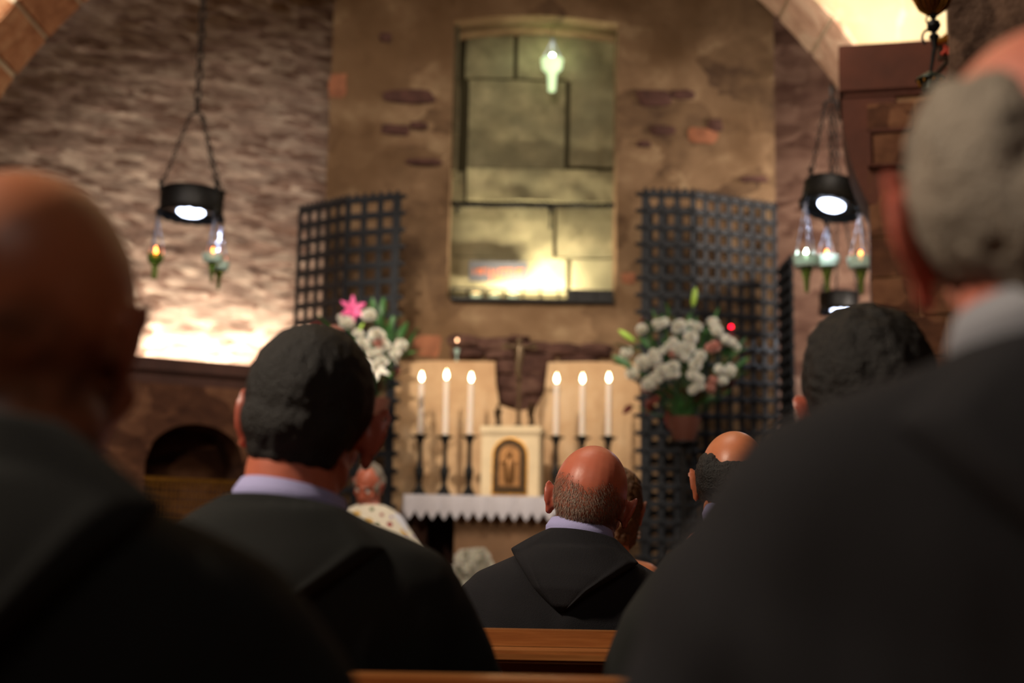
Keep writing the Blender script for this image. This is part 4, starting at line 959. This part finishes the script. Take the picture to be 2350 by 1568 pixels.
    info = dict(t=t, T=T, W=W, S=S, cw=cw, npiv=npiv, nb=neckbase, sx=shoulder)
    if not torso: return info
    # ---- garment
    g = MB(); sl = shoulder
    prof = [(.235, .078, .082), (.25, .105, .09), (.268, sl * .66, .095), (.292, sl * .88, .105), (.325, sl * .99, .115), (.37, sl * 1.03, .125), (.45, sl * 1.02, .135), (.60, sl * .98, .142)]
    ring = []; n = 36
    def rr(z, wx, wy, cy, cx=0):
        out = []
        for j in range(n):
            a = 2 * math.pi * j / n; ca, sa = math.cos(a), math.sin(a); p = 2.4
            k = (abs(ca) ** p + abs(sa) ** p) ** (-1 / p); out.append((cx + wx * k * ca, cy + wy * k * sa, z))
        return out
    rings = [rr(hipz - .085, .225, .15, .02), rr(hipz + .05, .215, .15, .0)]
    prof = [(a_ - up * (1 if a_ < .5 else 0), b_, c_) for a_, b_, c_ in prof]; zz = [p for p in prof if bz(p[0]) > hipz + .09]
    for (d, wx, wy) in reversed(zz): rings.append(rr(bz(d), wx, wy, -.035 - hunch * max(0, 1 - (d - .235) / .3), neckbase.x * max(0, min(1, 1 - (d + up - .235) / .12))))
    nb_ = rings[-1]
    vs = [v for q_ in rings for v in q_]; fs = []
    for i in range(len(rings) - 1):
        for j in range(n): fs.append((i * n + j, i * n + (j + 1) % n, (i + 1) * n + (j + 1) % n, (i + 1) * n + j))
    fs += [tuple(range(n - 1, -1, -1)), tuple((len(rings) - 1) * n + j for j in range(n))]
    g.add(vs, fs)
    for s in (-1, 1):
        sh = Vector((s * (sl - .075), -.025, bz(.352 - up))); el = Vector((s * (sl + .035), .05, bz(.62))); wr = Vector((s * .13, .27, bz(.66)))
        if standing: wr = Vector((s * .12, .2, bz(.55)))
        g.add(*_tube([sh, sh.lerp(el, .3) + Vector((s * .012, -.01, 0)), sh.lerp(el, .7), el], [.075, .08, .076, .07], 18)); g.add(*_tube([el, el.lerp(wr, .5), wr], [.07, .068, .075], 16))
        if standing: g.add(*_tube([(s * .08, 0, hipz), (s * .1, .0, .1)], [.15, .17], 18))
        else:
            g.add(*_tube([(s * .1, .02, hipz + .05), (s * .12, knee * .57, seat + .14), (s * .13, knee, seat + .11)], [.13, .12, .095], 18)); g.add(*_tube([(s * .13, knee, seat + .07), (s * .13, knee + .02, .3), (s * .13, knee + .01, .12)], [.10, .11, .125], 18))
    gm = remesh(g, 'habit', .009, 10, .6)
    sd = Vector((crown.x * 7.3, crown.y * 3.1, 0))
    gm.update(); nrm = [v.normal.copy() for v in gm.vertices]
    for v, nn in zip(gm.vertices, nrm):
        q_ = v.co; d = S - q_.z
        a = noise.noise(Vector((q_.x * 9, q_.y * 9, q_.z * 2.2)) + sd) * .012 + noise.noise(Vector((q_.x * 22, q_.y * 20, q_.z * 4)) + sd) * .004
        # pull folds running from the shoulder towards the spine
        f_ = math.sin((abs(q_.x) * 1.1 + (d - .3) * .75) * 46 + noise.noise(q_ * 5 + sd) * 3.0) * .0035 * max(0, min(1, (d - .33) / .08))
        v.co = q_ + nn * ((a + f_) * max(.15, min(1, (d - .26) / .1)))
    gm.update()
    rob = build('habit' if cloth in (M_robe, M_robe2) else 'garment', None, cloth, t, me=gm)
    info['habit'] = gm
    bvh = BVHTree.FromPolygons([v.co.copy() for v in gm.vertices], [tuple(p.vertices) for p in gm.polygons])
    info['bvh'] = bvh
    # shirt collar standing round the neck
    if collar:
        k = MB(); fz_ = max(0, min(1, (npiv.z - bz(cd)) / max(.01, npiv.z - neckbase.z))); c0 = npiv.lerp(neckbase, fz_)
        CM = Matrix.Translation((c0.x, c0.y + .004, bz(cd))) @ Matrix.Rotation(R(roll) * 1.1, 4, 'Y') @ Matrix.Rotation(R(-8), 4, 'X'); info['cc'] = CM.translation.copy()
        def cf(u, v):
            a = 2 * math.pi * u - math.pi / 2; r_ = neck * 1.14 + .005 * (1 - abs(2 * v - 1)) + .004 * (1 - v); fz = .017 * (v - .5) * 2 - .016 * (1 - math.cos(a + math.pi / 2)) * .5
            return CM @ Vector((math.cos(a) * r_, math.sin(a) * r_ * 1.05 + .004, fz + .008 * math.cos(a + math.pi / 2) * -1))
        k.grid(cf, 40, 6, wrap=True); k2 = MB().grid(lambda u, v: CM @ (CM.inverted() @ cf(u, v) * 1.0 - Vector((math.cos(2 * math.pi * u - math.pi / 2), math.sin(2 * math.pi * u - math.pi / 2), 0)) * .003), 40, 6, wrap=True)
        n0 = len(k.v); k.add(k2.v, [tuple(reversed(f)) for f in k2.f]); m_ = 6 * 40
        for j in range(40): k.f += [(m_ + j, m_ + (j + 1) % 40, n0 + m_ + (j + 1) % 40, n0 + m_ + j), (j, n0 + j, n0 + (j + 1) % 40, (j + 1) % 40)]
        build('shirt_collar', k, collar, t, local=True)
    if hood: make_hood(info, cloth, **hood)
    return info
collar_h = {}

M_eye = mat('eye_white', (225, 220, 212), .2)
def make_hood(info, cloth, tip=(.0, .36), w0=.074, w1=.130, top=.19, mid=.235, bulge=.006, edge=.011, skew=0, r0=.080, slope=.42, tilt=.0):
    """cowl lying on the back: a raised wedge from the collar to its tip"""
    S = info['S']; nb = info['nb']; bvh = info['bvh']; t = info['t']; cc = info.get('cc', nb); cxx, cyy = cc.x, cc.y
    def half(v):
        d = top + (tip[1] - top) * v
        if d < mid: return w0 + (w1 - w0) * ((d - top) / (mid - top)) ** .9, d
        return w1 * (1 - ((d - mid) / (tip[1] - mid)) ** 1.1) + .004, d
    NU, NV = 60, 66
    def pt(u, v, lift):
        h, d = half(v); s = (u - .5) * 2; kx = min(1, (d - top) / .12)
        x = cxx * (1 - kx) + (tip[0] * v) * kx + s * h; z = S - d - .006 * s * s * (1 - v) - tilt * (x - cxx) * (1 - v)
        cy = cyy + (nb.y - cyy) * min(1, max(0, (d - top) / .09)); rr_ = r0 + (d - top) * slope
        xx = min(.985, abs(x - cxx) / (rr_ * 1.75)); yc = cy - rr_ * math.sqrt(1 - xx * xx)
        hit, nr, _, _ = bvh.ray_cast(Vector((x, -1.2, z)), Vector((0, 1, 0)))
        yh = hit.y if hit else 9
        if yh > 5: y = yc
        else: q = 55.0; y = -math.log(math.exp(-q * yc) + math.exp(-q * yh)) / q
        fall = max(0, min(1, (v - .72) / .28)); 
        if hit: y = y * (1 - fall) + yh * fall
        e = (1 - abs(s) ** 6) * min(1, (1 - v) * 12)
        rid = .006 * math.exp(-((abs(s) - .82) / .08) ** 2) * min(1, v * 3) + .004 * noise.noise(Vector((x * 12, z * 7, S * 9)))
        return Vector((x, y - lift * (edge * max(0, e) ** .5 + bulge * e + rid * e) + (.006 if lift == 0 else 0), z))
    k = MB().grid(lambda u, v: pt(u, v, 1), NU, NV); k2 = MB().grid(lambda u, v: pt(u, v, 0) + Vector((0, .006, 0)), NU, NV)
    n0 = len(k.v); k.add(k2.v, [tuple(reversed(f)) for f in k2.f]); w_ = NU + 1
    for i in range(NU): k.f += [(i, n0 + i, n0 + i + 1, i + 1), (NV * w_ + i, NV * w_ + i + 1, n0 + NV * w_ + i + 1, n0 + NV * w_ + i)]
    for j in range(NV): a = j * w_; k.f += [(a, a + w_, n0 + a + w_, n0 + a), (a + NU, n0 + a + NU, n0 + a + w_ + NU, a + w_ + NU)]
    me = k.mesh('cowl', fix=True)
    bm = bmesh.new(); bm.from_mesh(me)
    for _ in range(2): bmesh.ops.smooth_vert(bm, verts=bm.verts, factor=.5, use_axis_x=True, use_axis_y=True, use_axis_z=True)
    bm.to_mesh(me); bm.free()
    build('cowl', None, cloth, t, me=me)
def hair_cap(info, m, blobs, vox=.004, amp=.004, fr=70, name='hair'):
    mb = MB()
    for c, r in blobs: mb.add(*_ell(c, r), info['T'])
    me = remesh(mb, name, vox, 3, .5); Ti = info['T'].inverted(); nr = [v.normal.copy() for v in me.vertices]
    for v, nn in zip(me.vertices, nr):
        h = Ti @ v.co; v.co += nn * amp * (noise.noise(Vector((h.x * fr, h.y * fr, h.z * fr * .45))) + .5 * noise.noise(h * fr * 2.2))
    me.update(); return build(name, None, m, info['t'], me=me)
def strands(info, me_body, m, cond, n, L, name='hair', wd=.00035, down=1.0):
    """short hairs rooted on the scalp"""
    bvh = BVHTree.FromPolygons([v.co.copy() for v in me_body.vertices], [tuple(p.vertices) for p in me_body.polygons]); T = info['T']; rnd = random.Random(2); mb = MB(); c = 0; tries = 0
    while c < n and tries < n * 12:
        tries += 1
        d = Vector((rnd.gauss(0, 1), rnd.gauss(-.4, 1), rnd.gauss(-.1, .8))).normalized(); o = Vector((0, -.02, -.02))
        hit, nr, _, _ = bvh.ray_cast(T @ (o + d * .3), (T.to_3x3() @ -d).normalized())
        if hit is None: continue
        h = T.inverted() @ hit
        if rnd.random() > cond(h): continue
        g = (T.to_3x3() @ Vector((.25 * (1 if h.x > 0 else -1) * 0 + rnd.gauss(0, .25), .15, -down))).normalized(); g = (g - nr * g.dot(nr)).normalized()
        l = L * rnd.uniform(.5, 1.2); tip = hit + (g * .8 + nr * rnd.uniform(.25, .6)) * l; mid = hit + (g * .35 + nr * .3) * l * .6
        s = g.cross(nr).normalized() * wd; mb.add([hit - s, hit + s, mid + s * .8, tip, mid - s * .8], [(0, 1, 2, 4), (4, 2, 3)]); c += 1
    ob = build(name, mb, m, info['t'], local=True, fix=False, smooth=False); ob['kind'] = 'stuff'; return ob
M_hblack = mat('dark_hair', (17, 15, 13), .6, var=.3, vscale=60, bump=.6, bscale=260)
M_hgrey = mat('grey_hair', (142, 132, 118), .6, var=.3, vscale=26, bump=.7, bscale=200)
M_hbrown = mat('brown_hair', (92, 60, 34), .5, var=.45, vscale=30, bump=.6, bscale=200)
M_hpep = mat('greying_stubble', (140, 122, 108), .6, var=.5, vscale=300)
M_hdk = mat('brown_stubble', (66, 46, 36), .6, var=.5, vscale=300)
FULL = [((0, -.02, .022), (.0865, .104, .097)), ((0, -.05, -.02), (.078, .066, .062)), ((0, -.05, -.055), (.064, .046, .04)), ((-.048, .0, .01), (.032, .06, .05)), ((.048, .0, .01), (.032, .06, .05))]
SHOE = [((-.06, -.015, -.005), (.024, .07, .05)), ((.06, -.015, -.005), (.024, .07, .05)), ((0, -.068, -.012), (.066, .046, .056)), ((-.04, -.055, -.01), (.046, .05, .055)), ((.04, -.055, -.01), (.046, .05, .055)), ((0, -.06, -.05), (.056, .036, .036))]
# the man in focus
f1 = person('person', 'bald man in focus in a black hooded habit, lavender collar, seen from behind', P(1366, 1023, 3.0), yaw=-15, roll=11, pitch=-6, skin='ruddy', lean=-.065, up=.032, cd=.176,
            stubble=dict(up=.024, dip=-.012, k=.6, c=(88, 62, 50)), voxel=.0034, cloth=M_robe, shoulder=.215, neck=.058, earout=36, ear_s=.84, hood=dict(tip=(-.01, .345), w0=.066, w1=.128, top=.180, mid=.228, tilt=.14))
bm_ = [c for c in f1['t'].children if c.name.startswith('body')]
bd_ = next(o for o in SC.objects if o.parent == f1['t'] and o.name.startswith('body'))
def fringe(h):
    if h.y > .03 or abs(h.x) > .08: return 0
    up = .03 + .014 * noise.noise(h * 18) - .012 * max(0, 1 - abs(h.x) / .05)
    return max(0, min(1, (up - h.z) / .03)) * max(0, min(1, (h.z + .125) / .03))
strands(f1, bd_.data, M_hdk, fringe, 3600, .009, wd=.0004); strands(f1, bd_.data, M_hpep, fringe, 4600, .010, name='grey_hair', wd=.0004)
# dark-haired man, second row
f2 = person('person', 'dark-haired man in a black habit with lavender collar, left of the altar', P(726, 768, 1.90), yaw=-7, roll=9, pitch=-4, skin='ruddy', voxel=.005, cloth=M_robe2, shoulder=.235, neck=.062, earout=62, ear_s=1.12, lean=-.03, cd=.220,
            hood=dict(tip=(-.03, .41), w0=.072, w1=.14, top=.222, mid=.272, tilt=.1))
hair_cap(f2, M_hblack, FULL, amp=.0022)
# bald man, far left
f3 = person('person', 'blurred bald man in a dark habit filling the left edge', P(72, 398, 1.06), yaw=-12, roll=4, pitch=-5, up=.03, earout=24, head_s=1.05, knee=.30, skin='tan', voxel=.006, cloth=M_robe2, shoulder=.235, neck=.066, stubble=dict(up=.0, dip=0, k=.75, c=(58, 40, 26)), hood=dict(tip=(.0, .40), w0=.07, w1=.14, top=.195, mid=.25), collar=None)
# grey-haired man, far right
f4 = person('person', 'blurred grey-haired man in a black habit filling the right edge', P(2412, 74, .93), head_s=1.07, yaw=-8, roll=-4, pitch=-4, skin='pink', voxel=.006, cloth=M_robe, shoulder=.238, neck=.066, earout=44, ear_s=1.3, cd=.202, up=.010, knee=.34, hood=dict(tip=(.0, .42), w0=.08, w1=.15, top=.222, mid=.28), collar=M_gshirt)
hair_cap(f4, M_hgrey, [((-.060, -.015, .010), (.031, .082, .066)), ((.060, -.015, .010), (.031, .082, .066)), ((0, -.07, -.03), (.072, .056, .052)), ((-.046, -.055, .0), (.040, .056, .068)), ((.046, -.055, .0), (.040, .056, .068)), ((0, -.06, -.05), (.062, .046, .042))], amp=.005, fr=45)
# curly dark-haired man behind the grey-haired one
f5 = person('person', 'curly dark-haired man mostly hidden by the grey-haired man', P(1985, 730, 1.92), yaw=-6, roll=-10, pitch=-2, skin='ruddy', voxel=.006, cloth=M_robe2, shoulder=.255, neck=.06, earout=46, lean=-.03, hood=None)
hair_cap(f5, M_hblack, [(c, tuple(x * 1.04 for x in r)) for c, r in FULL], amp=.007, fr=40)
# balding man ahead at right
f6 = person('person', 'man with a shiny bald crown ringed by dark hair, right of centre', P(1684, 990, 3.3), yaw=-6, roll=2, pitch=-10, skin='warm', voxel=.006, cloth=M_robe, shoulder=.205, earout=46, lean=.075, knee=.28)
hair_cap(f6, M_hblack, [((-.062, -.005, -.002), (.027, .08, .058)), ((.062, -.005, -.002), (.027, .08, .058)), ((0, -.068, -.02), (.074, .052, .052)), ((-.050, -.055, -.012), (.038, .052, .055)), ((.050, -.055, -.012), (.038, .052, .055)), ((0, -.06, -.05), (.06, .04, .04))])
# woman ahead of the man in focus
f7 = person('person', 'brown-haired woman with a pearl earring, partly behind the bald man in focus', P(1408, 1078, 4.05), up=-.04, yaw=-12, roll=4, pitch=-4, skin='warm', voxel=.005, cloth=mat('blush_top', (196, 160, 146), .8), shoulder=.195, neck=.05, collar=None, head_s=.94)
hair_cap(f7, M_hbrown, [((0, -.02, .022), (.087, .106, .098)), ((0, -.045, -.03), (.084, .076, .085)), ((-.052, -.005, -.04), (.03, .06, .085)), ((.052, -.005, -.04), (.03, .06, .085)), ((0, -.05, -.09), (.07, .05, .05))], amp=.007, fr=40)
k = MB(); k.add(*_ell((.082, -.0, -.075), (.005, .005, .005)), f7['T']); k.add(*_ell((.082, .0, -.088), (.006, .006, .007)), f7['T']); build('earring', k, mat('pearl', (235, 230, 220), .2), f7['t'], local=True)
# priest, facing us, head bowed
f8 = person('person', 'priest in a white embroidered chasuble bowing his head beside the altar', P(852, 1066, 8.3), body_yaw=180, yaw=-14, roll=-10, pitch=-30, skin='ruddy', voxel=.006, standing=True, cloth=mat('alb', (214, 216, 226), .85), shoulder=.21, collar=None)
hair_cap(f8, M_hgrey, SHOE + [((0, -.03, .03), (.078, .085, .082))])
def chasuble(info):
    S = info['S']; 
    def f(u, v):
        a = 2 * math.pi * u; d = .235 + v * .75; wx = .085 + .25 * min(1, v * 2.6) ** .62 + .05 * v; wy = .085 + .10 * min(1, v * 3) ** .7 + .05 * v
        fold = 1 + .05 * math.sin(a * 9 + 2 * noise.noise(Vector((math.cos(a), math.sin(a), v * 3)))) * min(1, v * 2)
        return Vector((math.cos(a) * wx * fold, math.sin(a) * wy * fold - .03, S - d - .05 * (math.cos(a) ** 2) * min(1, v * 2.5)))
    k = MB().grid(f, 72, 30, wrap=True); k2 = MB().grid(lambda u, v: f(u, v) * 1 + Vector((0, 0, 0)) - Vector((math.cos(2 * math.pi * u), math.sin(2 * math.pi * u), 0)) * .004, 72, 30, wrap=True)
    n0 = len(k.v); k.add(k2.v, [tuple(reversed(q)) for q in k2.f])
    for j in range(72):
        k.f += [(30 * 72 + j, 30 * 72 + (j + 1) % 72, n0 + 30 * 72 + (j + 1) % 72, n0 + 30 * 72 + j), (j, n0 + j, n0 + (j + 1) % 72, (j + 1) % 72)]
    return build('chasuble', k, M_chas, info['t'], local=True)
M_chas = mat('chasuble_silk', (222, 214, 194), .75)
nt = M_chas.node_tree; b = nt.nodes['Principled BSDF']; tc = nt.nodes.new('ShaderNodeTexCoord'); out = None
prev = None
for (sc_, th, c_) in ((9, .16, (150, 50, 46)), (11, .15, (90, 104, 60)), (7, .2, (206, 170, 100)), (13, .14, (150, 130, 180))):
    v_ = nt.nodes.new('ShaderNodeTexVoronoi'); v_.inputs['Scale'].default_value = sc_; nt.links.new(tc.outputs['Object'], v_.inputs['Vector'])
    m1 = nt.nodes.new('ShaderNodeMath'); m1.operation = 'LESS_THAN'; m1.inputs[1].default_value = th; nt.links.new(v_.outputs['Distance'], m1.inputs[0])
    mx = nt.nodes.new('ShaderNodeMixRGB'); mx.inputs[2].default_value = L4(c_); nt.links.new(m1.outputs[0], mx.inputs[0])
    if prev: nt.links.new(prev, mx.inputs[1])
    else: mx.inputs[1].default_value = L4((226, 218, 198))
    prev = mx.outputs[0]
nt.links.new(prev, b.inputs['Base Color'])
chasuble(f8)
k = MB().tube([(f8['T'] @ Vector((-.05, .07, -.16))), (f8['T'] @ Vector((0, .1, -.3))), (f8['T'] @ Vector((.03, .1, -.42)))], [.012, .014, .014], 8)
